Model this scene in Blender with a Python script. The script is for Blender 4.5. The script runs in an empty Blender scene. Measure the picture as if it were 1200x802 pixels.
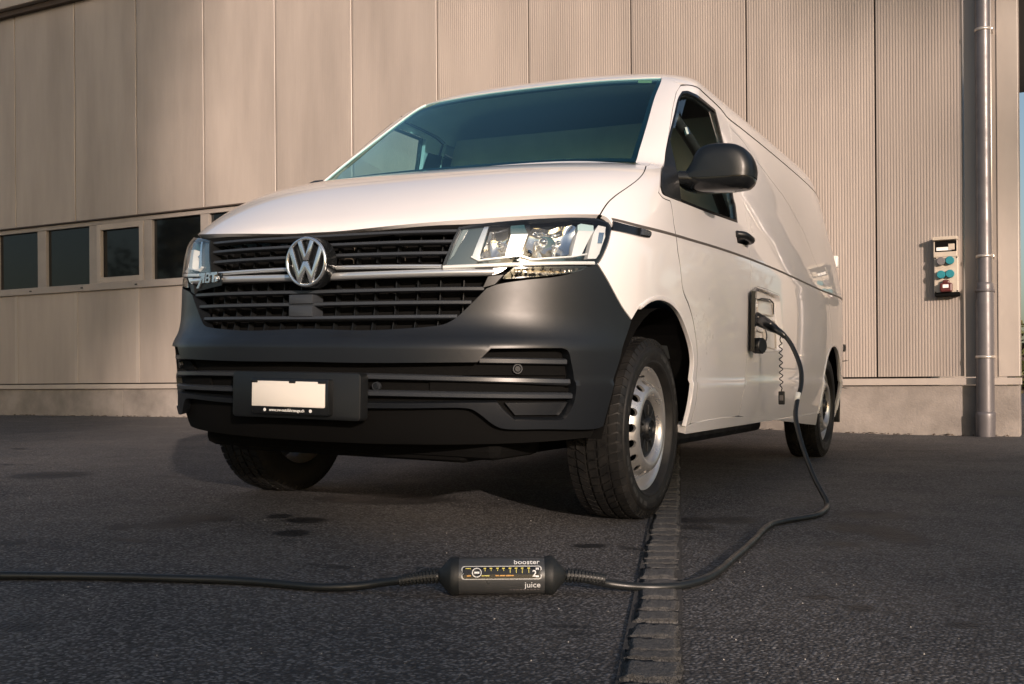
import bpy, bmesh, math, random
import numpy as np
from mathutils import Vector, Matrix
from mathutils.geometry import delaunay_2d_cdt

random.seed(7)
rng = np.random.default_rng(11)
sc = bpy.context.scene
COL = sc.collection
rad = math.radians

# ------------------------------------------------------------------ camera
FPX = 1248.35                     # focal length in photo pixels (1200 wide)
CAM = np.array([2.2228, -3.7311, 0.5128])
YAW = -0.46875
ROLL = rad(0.43)
PPX, PPY = 600.0, 446.5
FW = np.array([math.sin(YAW), math.cos(YAW), 0.0])
RT = np.array([math.cos(YAW), -math.sin(YAW), 0.0])
UPV = np.array([0.0, 0.0, 1.0])
cam_d = bpy.data.cameras.new('camera')
cam_o = bpy.data.objects.new('camera', cam_d)
COL.objects.link(cam_o)
_r = math.cos(ROLL)*RT - math.sin(ROLL)*UPV
_u = math.sin(ROLL)*RT + math.cos(ROLL)*UPV
M = Matrix.Identity(4)
for i in range(3):
    M[i][0] = _r[i]; M[i][1] = _u[i]; M[i][2] = -FW[i]; M[i][3] = CAM[i]
cam_o.matrix_world = M
cam_d.sensor_width = 36.0
cam_d.lens = 36.0*FPX/1200.0
cam_d.shift_y = (PPY-401.0)/1200.0
cam_d.clip_start = 0.05
cam_d.clip_end = 3000.0
sc.camera = cam_o
sc.render.resolution_x = 1024
sc.render.resolution_y = 684

# ------------------------------------------------------------------ light
SUN_AZ = rad(45.0)     # measured from -Y (wall normal) towards +X
SUN_EL = rad(13.0)
sun_to = Vector((math.sin(SUN_AZ)*math.cos(SUN_EL), -math.cos(SUN_AZ)*math.cos(SUN_EL), math.sin(SUN_EL)))
world = bpy.data.worlds.new('World')
sc.world = world
world.use_nodes = True
wn = world.node_tree
for nd in list(wn.nodes):
    wn.nodes.remove(nd)
wo = wn.nodes.new('ShaderNodeOutputWorld')
wb = wn.nodes.new('ShaderNodeBackground')
ws = wn.nodes.new('ShaderNodeTexSky')
ws.sky_type = 'NISHITA'
ws.sun_disc = False
ws.sun_elevation = SUN_EL
ws.sun_rotation = math.atan2(sun_to.x, sun_to.y)
ws.altitude = 400
ws.air_density = 1.0
ws.dust_density = 4.0
ws.ozone_density = 0.9
wb.inputs['Strength'].default_value = 0.115
wn.links.new(ws.outputs[0], wb.inputs['Color'])
wn.links.new(wb.outputs[0], wo.inputs['Surface'])
sun_d = bpy.data.lights.new('sun', 'SUN')
sun_d.energy = 4.8
sun_d.angle = rad(0.8)
sun_d.color = (1.0, 0.80, 0.67)
sun_o = bpy.data.objects.new('sun', sun_d)
COL.objects.link(sun_o)
sun_o.rotation_euler = sun_to.to_track_quat('Z', 'Y').to_euler()
sun_o.location = (20, -20, 12)
sc.view_settings.view_transform = 'Standard'
sc.view_settings.look = 'None'
sc.view_settings.exposure = 0.36
sc.view_settings.gamma = 1.0
sc.view_settings.use_curve_mapping = False

# ------------------------------------------------------------------ pixel helpers
VROLL = 0.0255                    # the van leans on the sloping yard
VPIV = 0.92
_cr, _sr = math.cos(ROLL), math.sin(ROLL)
_cv, _sv = math.cos(VROLL), math.sin(VROLL)

def van_to_world(P):
    P = np.asarray(P, float)
    x = P[..., 0]-VPIV
    return np.stack([VPIV+_cv*x+_sv*P[..., 2], P[..., 1], -_sv*x+_cv*P[..., 2]], -1)

def world_to_van(P):
    P = np.asarray(P, float)
    x = P[..., 0]-VPIV
    return np.stack([VPIV+_cv*x-_sv*P[..., 2], P[..., 1], _sv*x+_cv*P[..., 2]], -1)

def proj_world(P):
    d = np.asarray(P, float)-CAM
    z = d@FW
    u = FPX*(d@RT)/z
    v = -FPX*d[..., 2]/z
    return np.stack([PPX+_cr*u+_sr*v, PPY-_sr*u+_cr*v], -1)

def ray_world(px, py):
    a, b = px-PPX, py-PPY
    u = _cr*a-_sr*b
    v = _sr*a+_cr*b
    return FW+RT*(u/FPX)+UPV*(-v/FPX)

def ground_z(x, y=0.0):
    d = max(0.0, 0.92-x)
    if d < 1.9:
        return 0.0255*d
    return 0.04845+0.03*(1-math.exp(-(d-1.9)*0.0255/0.03))

def on_ground(px, py, h=0.0):
    D = ray_world(px, py)
    z = 0.0
    for _ in range(12):
        k = (z+h-CAM[2])/D[2]
        q = CAM+k*D
        z = ground_z(q[0], q[1])
    return np.array([q[0], q[1], z+h])

def hit_world(px, py, axis, val):
    D = ray_world(px, py)
    return CAM+D*((val-CAM[axis])/D[axis])

def hit_van(px, py, axis, val):
    C = world_to_van(CAM)
    D = world_to_van(CAM+ray_world(px, py))-C
    return C+D*((val-C[axis])/D[axis])

# ------------------------------------------------------------------ scene helpers
def mesh_obj(name, verts, faces, mat=None, parent=None, normals=None, smooth=False):
    me = bpy.data.meshes.new(name)
    me.from_pydata([tuple(v) for v in verts], [], faces)
    if smooth:
        me.polygons.foreach_set('use_smooth', [True]*len(me.polygons))
    me.update()
    if normals is not None:
        me.normals_split_custom_set_from_vertices([tuple(n) for n in normals])
    if mat is not None:
        me.materials.append(mat)
    o = bpy.data.objects.new(name, me)
    COL.objects.link(o)
    if parent is not None:
        o.parent = parent
    return o

def bm_obj(name, bm, mat=None, parent=None, smooth=False, autosmooth=None):
    me = bpy.data.meshes.new(name)
    bmesh.ops.recalc_face_normals(bm, faces=bm.faces[:])
    if autosmooth is not None:
        for f in bm.faces:
            f.smooth = True
        for e in bm.edges:
            if len(e.link_faces) == 2 and e.calc_face_angle(0.0) > autosmooth:
                e.smooth = False
    elif smooth:
        for f in bm.faces:
            f.smooth = True
    bm.to_mesh(me)
    bm.free()
    if mat is not None:
        me.materials.append(mat)
    o = bpy.data.objects.new(name, me)
    COL.objects.link(o)
    if parent is not None:
        o.parent = parent
    return o

def empty(name, loc=(0, 0, 0)):
    o = bpy.data.objects.new(name, None)
    o.empty_display_size = 0.2
    COL.objects.link(o)
    o.location = loc
    return o

def tag(o, label=None, cat=None, group=None, kind=None):
    if label: o['label'] = label
    if cat: o['category'] = cat
    if group: o['group'] = group
    if kind: o['kind'] = kind
    return o

def box_bm(bm, c, size, bevel=0.0, rot=None, seg=2):
    r = bmesh.ops.create_cube(bm, size=1.0)
    vs = r['verts']
    for v in vs:
        v.co = Vector((v.co.x*size[0], v.co.y*size[1], v.co.z*size[2]))
    if bevel > 0:
        es = list({e for v in vs for e in v.link_edges})
        rr = bmesh.ops.bevel(bm, geom=es, offset=bevel, segments=seg, profile=0.5, affect='EDGES', clamp_overlap=True)
        vs = list({v for f in rr['faces'] for v in f.verts} | {v for v in vs if v.is_valid})
    for v in vs:
        co = v.co.copy()
        if rot is not None:
            co = rot @ co
        v.co = co+Vector(c)
    return vs

def tube_mesh(pts, r, seg=10, cap=True):
    """round tube along a polyline; r a number or a list"""
    pts = [np.asarray(p, float) for p in pts]
    n = len(pts)
    rr = r if hasattr(r, '__len__') else [r]*n
    V, F = [], []
    prev = None
    for i in range(n):
        t = pts[min(i+1, n-1)]-pts[max(i-1, 0)]
        t = t/(np.linalg.norm(t)+1e-12)
        if prev is None:
            ref = np.array([0, 0, 1.0]) if abs(t[2]) < 0.9 else np.array([1.0, 0, 0])
            a = np.cross(t, ref)
        else:
            a = prev-t*(prev@t)
        a /= np.linalg.norm(a)
        prev = a
        b = np.cross(t, a)
        for k in range(seg):
            w = 2*math.pi*k/seg
            V.append(pts[i]+rr[i]*(math.cos(w)*a+math.sin(w)*b))
    for i in range(n-1):
        for k in range(seg):
            k2 = (k+1) % seg
            F.append((i*seg+k, i*seg+k2, (i+1)*seg+k2, (i+1)*seg+k))
    if cap:
        F.append(tuple(range(seg))[::-1])
        F.append(tuple((n-1)*seg+k for k in range(seg)))
    return V, F

def tube(name, pts, r, mat, parent=None, seg=10):
    V, F = tube_mesh(pts, r, seg)
    o = mesh_obj(name, V, F, mat, parent, smooth=True)
    return o

def catmull(pts, step):
    """smooth resample of an open polyline (any dimension)"""
    P = [np.asarray(p, float) for p in pts]
    if len(P) == 2:
        n = max(1, int(math.ceil(np.linalg.norm(P[1]-P[0])/step)))
        return [P[0]+(P[1]-P[0])*i/n for i in range(n+1)]
    out = [P[0]]
    for i in range(len(P)-1):
        p0 = P[i-1] if i > 0 else 2*P[0]-P[1]
        p3 = P[i+2] if i+2 < len(P) else 2*P[-1]-P[-2]
        p1, p2 = P[i], P[i+1]
        d1 = max(np.linalg.norm(p1-p0)**0.5, 1e-6); d2 = max(np.linalg.norm(p2-p1)**0.5, 1e-6); d3 = max(np.linalg.norm(p3-p2)**0.5, 1e-6)
        m1 = (p1-p0)/d1-(p2-p0)/(d1+d2)+(p2-p1)/d2
        m2 = (p2-p1)/d2-(p3-p1)/(d2+d3)+(p3-p2)/d3
        m1 = m1*d2; m2 = m2*d2
        n = max(1, int(math.ceil(np.linalg.norm(p2-p1)/step)))
        for k in range(1, n+1):
            t = k/n
            out.append((2*t**3-3*t*t+1)*p1+(t**3-2*t*t+t)*m1+(-2*t**3+3*t*t)*p2+(t**3-t*t)*m2)
    return out

def lathe(profile, seg, axis='x'):
    """profile list of (axial, radius) -> verts, faces round local X axis"""
    V, F = [], []
    n = len(profile)
    for k in range(seg):
        w = 2*math.pi*k/seg
        for (a, r) in profile:
            V.append((a, r*math.cos(w), r*math.sin(w)))
    for k in range(seg):
        k2 = (k+1) % seg
        for i in range(n-1):
            F.append((k*n+i, k*n+i+1, k2*n+i+1, k2*n+i))
    return V, F
# ------------------------------------------------------------------ materials
def new_mat(name):
    m = bpy.data.materials.new(name)
    m.use_nodes = True
    return m, m.node_tree, m.node_tree.nodes['Principled BSDF']

def simple(name, col, rough=0.5, metal=0.0, coat=0.0, spec=0.5, coat_rough=0.03, alpha=1.0):
    m, nt, b = new_mat(name)
    b.inputs['Base Color'].default_value = (*col, 1)
    b.inputs['Roughness'].default_value = rough
    b.inputs['Metallic'].default_value = metal
    b.inputs['Coat Weight'].default_value = coat
    b.inputs['Coat Roughness'].default_value = coat_rough
    b.inputs['Specular IOR Level'].default_value = spec
    return m

def nnode(nt, typ, **kw):
    n = nt.nodes.new(typ)
    for k, v in kw.items():
        if k in n.inputs:
            n.inputs[k].default_value = v
        else:
            setattr(n, k, v)
    return n

def add_noise(m, scale, amount, col2=None, rough_amt=0.0, bump=0.0, bump_scale=None, detail=6.0, stretch=None):
    """colour breakup + roughness breakup + fine bump in object space"""
    nt = m.node_tree
    b = nt.nodes['Principled BSDF']
    tc = nt.nodes.new('ShaderNodeTexCoord')
    src = tc.outputs['Object']
    if stretch:
        mp = nt.nodes.new('ShaderNodeMapping')
        mp.inputs['Scale'].default_value = stretch
        nt.links.new(src, mp.inputs['Vector'])
        src = mp.outputs['Vector']
    nz = nnode(nt, 'ShaderNodeTexNoise', Scale=scale, Detail=detail, Roughness=0.6)
    nt.links.new(src, nz.inputs['Vector'])
    base = b.inputs['Base Color'].default_value[:3]
    c2 = col2 if col2 else tuple(x*(1-amount) for x in base)
    mx = nt.nodes.new('ShaderNodeMix')
    mx.data_type = 'RGBA'
    ramp = nnode(nt, 'ShaderNodeMapRange')
    ramp.inputs['From Min'].default_value = 0.35
    ramp.inputs['From Max'].default_value = 0.7
    nt.links.new(nz.outputs['Fac'], ramp.inputs['Value'])
    nt.links.new(ramp.outputs[0], mx.inputs[0])
    mx.inputs[6].default_value = (*base, 1)
    mx.inputs[7].default_value = (*c2, 1)
    nt.links.new(mx.outputs[2], b.inputs['Base Color'])
    if rough_amt:
        r0 = b.inputs['Roughness'].default_value
        mr = nnode(nt, 'ShaderNodeMapRange')
        mr.inputs['From Min'].default_value = 0.3
        mr.inputs['From Max'].default_value = 0.7
        mr.inputs['To Min'].default_value = max(0, r0-rough_amt)
        mr.inputs['To Max'].default_value = min(1, r0+rough_amt)
        nt.links.new(nz.outputs['Fac'], mr.inputs['Value'])
        nt.links.new(mr.outputs[0], b.inputs['Roughness'])
    if bump:
        n2 = nnode(nt, 'ShaderNodeTexNoise', Scale=bump_scale or scale*8, Detail=4.0)
        nt.links.new(src, n2.inputs['Vector'])
        bp = nnode(nt, 'ShaderNodeBump', Strength=bump, Distance=0.01)
        nt.links.new(n2.outputs['Fac'], bp.inputs['Height'])
        nt.links.new(bp.outputs['Normal'], b.inputs['Normal'])
    return m

def glass_mat(name, tint, refl=(1, 1, 1), ior=1.6, rough=0.0):
    """thin sheet glass: tinted transparency plus Fresnel reflection (single sheets)"""
    m = bpy.data.materials.new(name)
    m.use_nodes = True
    nt = m.node_tree
    for n in list(nt.nodes):
        nt.nodes.remove(n)
    out = nt.nodes.new('ShaderNodeOutputMaterial')
    tr = nnode(nt, 'ShaderNodeBsdfTransparent')
    tr.inputs['Color'].default_value = (*tint, 1)
    gl = nnode(nt, 'ShaderNodeBsdfGlossy')
    gl.inputs['Roughness'].default_value = rough
    gl.inputs['Color'].default_value = (*refl, 1)
    fr = nnode(nt, 'ShaderNodeFresnel')
    # a sheet reflects alike from both sides: undo the node's inversion on back faces
    gm = nnode(nt, 'ShaderNodeNewGeometry')
    mr = nnode(nt, 'ShaderNodeMapRange')
    mr.inputs['To Min'].default_value = ior
    mr.inputs['To Max'].default_value = 1.0/ior
    nt.links.new(gm.outputs['Backfacing'], mr.inputs['Value'])
    nt.links.new(mr.outputs[0], fr.inputs['IOR'])
    mx = nt.nodes.new('ShaderNodeMixShader')
    nt.links.new(fr.outputs[0], mx.inputs[0])
    nt.links.new(tr.outputs[0], mx.inputs[1])
    nt.links.new(gl.outputs[0], mx.inputs[2])
    nt.links.new(mx.outputs[0], out.inputs['Surface'])
    return m

MAT = {}
MAT['paint'] = add_noise(simple('van_paint', (0.77, 0.75, 0.752), 0.30, coat=1.0, coat_rough=0.012), 1.3, 0.03, rough_amt=0.03)
MAT['paint'].node_tree.nodes['Principled BSDF'].inputs['Coat IOR'].default_value = 1.9
MAT['bumper'] = add_noise(simple('bumper_plastic', (0.0095, 0.0115, 0.0145), 0.36, spec=0.45), 5.0, 0.25, rough_amt=0.06, bump=0.03, bump_scale=900)
MAT['black'] = add_noise(simple('black_plastic', (0.007, 0.008, 0.009), 0.42), 12.0, 0.2, rough_amt=0.08)
MAT['matte_black'] = simple('matte_black', (0.004, 0.004, 0.004), 0.9, spec=0.1)
MAT['gloss_black'] = simple('gloss_black', (0.008, 0.009, 0.010), 0.12)
MAT['slat'] = simple('slat_plastic', (0.030, 0.034, 0.040), 0.35)
MAT['chrome'] = simple('chrome', (0.88, 0.90, 0.91), 0.16, metal=0.95)
MAT['strip_chrome'] = simple('strip_chrome', (0.90, 0.92, 0.92), 0.28, metal=0.85)
MAT['chrome_soft'] = simple('chrome_soft', (0.72, 0.74, 0.76), 0.22, metal=1.0)
MAT['silver'] = add_noise(simple('wheel_silver', (0.62, 0.61, 0.60), 0.32, metal=0.8), 14.0, 0.15, rough_amt=0.08)
MAT['rubber'] = add_noise(simple('tyre_rubber', (0.0075, 0.0077, 0.008), 0.55, spec=0.3), 22.0, 0.35, col2=(0.015, 0.014, 0.013), rough_amt=0.12, bump=0.15, bump_scale=260)
MAT['cable'] = add_noise(simple('cable_rubber', (0.012, 0.014, 0.015), 0.36), 30.0, 0.3, rough_amt=0.1)
MAT['glass'] = glass_mat('windscreen_glass', (0.48, 0.82, 0.85), refl=(0.66, 1.0, 0.98), ior=1.7)
MAT['side_glass'] = glass_mat('side_glass', (0.86, 0.92, 0.90))
MAT['lens'] = glass_mat('lamp_lens', (0.95, 0.97, 0.97))
MAT['white'] = simple('white_plastic', (0.78, 0.78, 0.76), 0.35)
MAT['plate'] = simple('blank_plate', (0.74, 0.70, 0.64), 0.4)
MAT['interior'] = add_noise(simple('interior_plastic', (0.022, 0.026, 0.028), 0.6), 5.0, 0.2)
MAT['seat'] = add_noise(simple('seat_cloth', (0.022, 0.024, 0.026), 0.95), 40.0, 0.3)
MAT['bulkhead'] = add_noise(simple('bulkhead_board', (0.62, 0.54, 0.45), 0.7), 4.0, 0.15)
MAT['amber'] = simple('amber_reflector', (0.45, 0.16, 0.03), 0.15)
# ------------------------------------------------------------------ the van's body surface
# rows of water lines: Z, front centre Y, Y where the nose meets the side, half width, roundness, rear end Y
ROWS = np.array([
 (0.190,-0.76,-0.05,0.900,2.8,4.30),
 (0.250,-0.84,-0.05,0.918,2.8,4.35),
 (0.330,-0.890,-0.05,0.936,2.8,4.38),
 (0.420,-0.914,-0.05,0.952,2.8,4.39),
 (0.480,-0.922,-0.05,0.960,2.8,4.39),
 (0.497,-0.924,-0.05,0.9615,2.8,4.39),
 (0.514,-0.926,-0.05,0.953,2.8,4.39),
 (0.560,-0.930,-0.05,0.954,2.8,4.39),
 (0.612,-0.931,-0.05,0.955,2.8,4.39),
 (0.625,-0.925,-0.05,0.955,2.8,4.39),
 (0.668,-0.889,-0.05,0.955,2.8,4.39),
 (0.720,-0.872,-0.05,0.955,2.8,4.39),
 (0.820,-0.866,-0.05,0.955,2.8,4.39),
 (0.920,-0.858,-0.04,0.954,2.8,4.385),
 (0.985,-0.846,-0.02,0.952,2.8,4.38),
 (1.000,-0.842,-0.01,0.951,2.8,4.38),
 (1.030,-0.815, 0.02,0.950,2.8,4.375),
 (1.070,-0.765, 0.06,0.946,2.8,4.37),
 (1.120,-0.690, 0.12,0.938,2.8,4.365),
 (1.180,-0.580, 0.20,0.927,2.8,4.36),
 (1.235,-0.450, 0.28,0.916,2.8,4.355),
 (1.280,-0.310, 0.35,0.906,2.8,4.35),
 (1.315,-0.160, 0.41,0.898,2.8,4.345),
 (1.345, 0.000, 0.45,0.891,2.8,4.34),
 (1.362, 0.030, 0.47,0.887,2.8,4.34),
 (1.420, 0.115, 0.52,0.873,2.8,4.31),
 (1.600, 0.385, 0.70,0.834,2.8,4.23),
 (1.760, 0.625, 0.87,0.796,2.8,4.16),
 (1.820, 0.712, 0.95,0.777,2.8,4.12),
 (1.850, 0.755, 1.00,0.762,2.8,4.09),
 (1.872, 0.787, 1.05,0.744,2.8,4.06),
 (1.897, 0.830, 1.12,0.715,2.8,4.02),
 (1.922, 0.890, 1.24,0.668,2.8,3.96),
 (1.944, 0.975, 1.40,0.600,2.8,3.88),
 (1.960, 1.085, 1.60,0.500,2.8,3.76),
 (1.973, 1.270, 1.85,0.360,2.8,3.56),
 (1.982, 1.550, 2.08,0.200,2.8,3.30),
 (1.986, 1.900, 2.30,0.004,2.8,2.80)])

def pchip(x, y):
    x = np.asarray(x, float); y = np.asarray(y, float)
    h = np.diff(x); d = np.diff(y)/h
    m = np.zeros_like(y)
    for i in range(1, len(x)-1):
        if d[i-1]*d[i] > 0:
            w1 = 2*h[i]+h[i-1]; w2 = h[i]+2*h[i-1]
            m[i] = (w1+w2)/(w1/d[i-1]+w2/d[i])
    m[0], m[-1] = d[0], d[-1]
    def f(q):
        q = np.clip(np.asarray(q, float), x[0], x[-1])
        i = np.clip(np.searchsorted(x, q, side='right')-1, 0, len(x)-2)
        t = (q-x[i])/h[i]
        return ((2*t**3-3*t*t+1)*y[i]+(t**3-2*t*t+t)*h[i]*m[i]
                + (-2*t**3+3*t*t)*y[i+1]+(t**3-t*t)*h[i]*m[i+1])
    return f

_d = np.diff(ROWS, axis=0)
TT = np.r_[0, np.cumsum(np.sqrt(_d[:, 0]**2+(0.6*_d[:, 1])**2+0.5*_d[:, 3]**2))]
fZ, fF, f0, fA, fN, fR = [pchip(TT, ROWS[:, k]) for k in range(6)]
fT = pchip(ROWS[:, 0], TT)        # height -> t
TMAX = TT[-1]

def P(s, t):
    """body surface, s from -2 (right rear) over 0 (nose) to 2 (left rear), t up the body"""
    s = np.asarray(s, float); t = np.asarray(t, float)
    s, t = np.broadcast_arrays(s, t)
    sg = np.where(s < 0, -1.0, 1.0)
    q = np.abs(s)
    Z = fZ(t); Yf = fF(t); Y0 = f0(t); a = fA(t); n = fN(t); Yr = fR(t)
    w = np.clip(q, 0, 1)*math.pi/2
    sn, cs = np.sin(w), np.cos(w)
    cs = np.clip(cs, 0, 1)
    rho = (sn**n+cs**n)**(-1/n)
    X = a*rho*sn
    Y = Y0-(Y0-Yf)*(rho*cs-0.035*sn*sn*cs*cs)
    k = np.clip(q-1, 0, 1)
    Ys = Y0+k*(Yr-Y0)
    Yc = Yr-1.4
    e = np.clip((Ys-Yc)/(Yr-Yc), 0, 1)
    Xs = a*(1-0.022*np.clip((Ys-1.8)/2.4, 0, 1)**1.5)*np.maximum(1-e**5, 1e-4)**0.2
    back = q > 1
    X = np.where(back, Xs, X)
    Y = np.where(back, Ys, Y)
    return np.stack([X*sg, Y, Z], -1)

def Nrm(s, t):
    e = 1e-3
    t = np.clip(t, 2e-3, TMAX-2e-3)
    du = P(s+e, t)-P(s-e, t)
    dv = P(s, t+e)-P(s, t-e)
    n = np.cross(du, dv)
    l = np.linalg.norm(n, axis=-1, keepdims=True)
    return n/np.maximum(l, 1e-12)

def Poff(s, t, off):
    return P(s, t)+Nrm(s, t)*np.asarray(off)[..., None] if np.ndim(off) else P(s, t)+Nrm(s, t)*off

_gs = np.r_[np.linspace(-1, 1, 241), 1+np.linspace(0.005, 0.99, 200)]
_gt = np.linspace(0, TMAX, 260)
_GS, _GT = np.meshgrid(_gs, _gt, indexing='ij')
_GP = P(_GS, _GT)
_GUV = proj_world(van_to_world(_GP))
_GN = Nrm(_GS, _GT)
_CV = world_to_van(CAM)
_VIS = np.einsum('ijk,ijk->ij', _GN, _CV-_GP) > 0

def inv(px, py):
    """photo pixel -> (s, t) on the body surface"""
    d = np.hypot(_GUV[..., 0]-px, _GUV[..., 1]-py)+np.where(_VIS, 0, 1e4)
    i = np.unravel_index(np.argmin(d), d.shape)
    x = np.array([_GS[i], _GT[i]])
    tgt = np.array([px, py])
    f = lambda q: proj_world(van_to_world(P(q[0], q[1])))-tgt
    r = f(x)
    for _ in range(25):
        if np.linalg.norm(r) < 0.01:
            break
        e = 1e-4
        J = np.stack([(f(x+[e, 0])-r)/e, (f(x+[0, e])-r)/e], -1)
        try:
            st = -np.linalg.solve(J.T@J+1e-3*np.eye(2), J.T@r)
        except np.linalg.LinAlgError:
            break
        st = np.clip(st, -0.05, 0.05)
        k = 1.0
        while k > 0.05:
            xn = x+k*st
            xn[1] = np.clip(xn[1], 0, TMAX); xn[0] = np.clip(xn[0], -1.2, 1.99)
            rn = f(xn)
            if np.linalg.norm(rn) < np.linalg.norm(r):
                x, r = xn, rn
                break
            k *= 0.5
        else:
            break
    return x

# metric chart used for meshing
SC1, SC2 = 1.45, 4.2
def to_m(st):
    s, t = st
    q = abs(s)
    m = SC1*q if q <= 1 else SC1+SC2*(q-1)
    return np.array([math.copysign(m, s), t])

def from_m(m):
    m = np.asarray(m, float)
    q = np.abs(m[..., 0])
    s = np.where(q <= SC1, q/SC1, 1+(q-SC1)/SC2)
    return np.sign(m[..., 0])*s, m[..., 1]

def px(*pts):
    """pixel polyline -> metric chart points"""
    return [to_m(inv(*p)) for p in pts]

def sz(*pts):
    """(s, Z) polyline -> metric chart points"""
    return [to_m((s, float(fT(z)))) for s, z in pts]

def yz(*pts):
    """(Y, Z) on the left side -> metric chart"""
    out = []
    for y, z in pts:
        t = float(fT(z))
        lo, hi = 0.0, 1.995
        for _ in range(40):
            mid = 0.5*(lo+hi)
            if P(mid, t)[1] < y: lo = mid
            else: hi = mid
        out.append(to_m((lo, t)))
    return out

def xz(*pts):
    """(X, Z) on the nose -> metric chart"""
    out = []
    for x, z in pts:
        t = float(fT(z))
        lo, hi = 0.0, 1.0
        for _ in range(40):
            mid = 0.5*(lo+hi)
            if P(mid, t)[0] < abs(x): lo = mid
            else: hi = mid
        out.append(to_m((math.copysign(lo, x), t)))
    return out

def half(*segs, step=0.02):
    """open outline that starts and ends on the centre line"""
    return loop(*segs, step=step, close=False)

def loop(*segs, step=0.02, close=True):
    out = []
    for sg in segs:
        c = catmull(sg, step)
        for q in c:
            if not out or np.linalg.norm(q-out[-1]) > 1e-4:
                out.append(q)
    if np.linalg.norm(out[0]-out[-1]) < 1e-4:
        out.pop()
    elif close:
        n = int(np.linalg.norm(out[0]-out[-1])//step)
        a, b = out[-1], out[0]
        for k in range(1, n+1):
            out.append(a+(b-a)*k/(n+1))
    return out

def area2(p):
    p = np.asarray(p)
    return 0.5*np.sum(p[:, 0]*np.roll(p[:, 1], -1)-np.roll(p[:, 0], -1)*p[:, 1])

def inset(p, d):
    p = np.asarray(p, float)
    if area2(p) < 0:
        p = p[::-1]
    a = p-np.roll(p, 1, 0); b = np.roll(p, -1, 0)-p
    na = np.stack([-a[:, 1], a[:, 0]], -1); nb = np.stack([-b[:, 1], b[:, 0]], -1)
    na /= np.linalg.norm(na, axis=1, keepdims=True)+1e-12
    nb /= np.linalg.norm(nb, axis=1, keepdims=True)+1e-12
    n = na+nb
    n = n/np.maximum((n*n).sum(1, keepdims=True)/2, 0.35)
    return p+n*d

def inside(pts, poly):
    x, y = pts[:, 0], pts[:, 1]
    c = np.zeros(len(pts), bool)
    n = len(poly)
    for i in range(n):
        x1, y1 = poly[i]; x2, y2 = poly[(i+1) % n]
        if y1 == y2:
            continue
        m = ((y1 > y) != (y2 > y)) & (x < (x2-x1)*(y-y1)/(y2-y1)+x1)
        c ^= m
    return c

def triangulate(poly, holes=(), grid=0.03):
    """points and triangles of a polygon with holes, with an inner grid"""
    loops = [np.asarray(poly)]+[np.asarray(h) for h in holes]
    allb = np.concatenate(loops)
    lo, hi = allb.min(0), allb.max(0)
    gx, gy = np.meshgrid(np.arange(lo[0]+grid*0.5, hi[0], grid), np.arange(lo[1]+grid*0.5, hi[1], grid))
    g = np.stack([gx.ravel(), gy.ravel()], -1)
    if len(g):
        keep = inside(g, loops[0])
        for h in loops[1:]:
            keep &= ~inside(g, h)
        g = g[keep]
    if len(g):
        mind = np.full(len(g), 9.0)
        for i in range(0, len(allb), 200):
            dd = np.hypot(g[:, None, 0]-allb[None, i:i+200, 0], g[:, None, 1]-allb[None, i:i+200, 1]).min(1)
            mind = np.minimum(mind, dd)
        g = g[mind > grid*0.45]
    pts = np.concatenate([allb, g]) if len(g) else allb
    edges = []
    o = 0
    for l in loops:
        n = len(l)
        edges += [(o+i, o+(i+1) % n) for i in range(n)]
        o += n
    r = delaunay_2d_cdt([Vector(p) for p in pts], edges, [], 0, 1e-6)
    vs = np.array([tuple(v) for v in r[0]])
    fs = np.array([f for f in r[2] if len(f) == 3])
    cen = vs[fs].mean(1)
    keep = inside(cen, loops[0])
    for h in loops[1:]:
        keep &= ~inside(cen, h)
    fs = fs[keep]
    v = vs[fs]
    ar = (v[:, 1, 0]-v[:, 0, 0])*(v[:, 2, 1]-v[:, 0, 1])-(v[:, 2, 0]-v[:, 0, 0])*(v[:, 1, 1]-v[:, 0, 1])
    fs[ar < 0] = fs[ar < 0][:, ::-1]
    return vs, fs

def boundary(fs):
    cnt = {}
    for f in fs:
        for a, b in ((f[0], f[1]), (f[1], f[2]), (f[2], f[0])):
            cnt[(a, b)] = cnt.get((a, b), 0)+1
    return [(a, b) for (a, b) in cnt if (b, a) not in cnt]

def patch(name, poly, mat, parent, holes=(), gap=0.0, off=0.0, depth=0.015, grid=0.03, mirror=False, inner=True):
    """a panel of the body: outline in the metric chart, lifted on to the surface, with returned edges"""
    if gap:
        poly = inset(poly, gap)
        holes = [inset(h, -gap) for h in holes]
    vs, fs = triangulate(poly, holes, grid)
    s, t = from_m(vs)
    N = Nrm(s, t)
    if callable(off):
        V = P(s, t)+N*off(vs)[:, None]
        vn = np.zeros_like(V)
        fn = np.cross(V[fs[:, 1]]-V[fs[:, 0]], V[fs[:, 2]]-V[fs[:, 0]])
        for k in range(3):
            np.add.at(vn, fs[:, k], fn)
        N = vn/(np.linalg.norm(vn, axis=1, keepdims=True)+1e-15)
    else:
        V = P(s, t)+N*off
    if depth:
        be = boundary(fs)
        n0 = len(V)
        Vs, Ns, F2 = [], [], []
        for a, b in be:
            i = n0+len(Vs)
            d = V[b]-V[a]
            side = np.cross(d, (N[a]+N[b]))
            side /= np.linalg.norm(side)+1e-12
            Vs += [V[a], V[b], V[b]-N[b]*depth, V[a]-N[a]*depth]
            Ns += [side]*4
            F2.append((i+3, i+2, i+1, i))
        V = np.concatenate([V, np.array(Vs)])
        N = np.concatenate([N, np.array(Ns)])
        F = [tuple(f) for f in fs]+F2
    else:
        F = [tuple(f) for f in fs]
    if mirror:
        V = V*[-1, 1, 1]; N = N*[-1, 1, 1]
        F = [f[::-1] for f in F]
    return mesh_obj(name, V, F, mat, parent, N, smooth=True)

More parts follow.
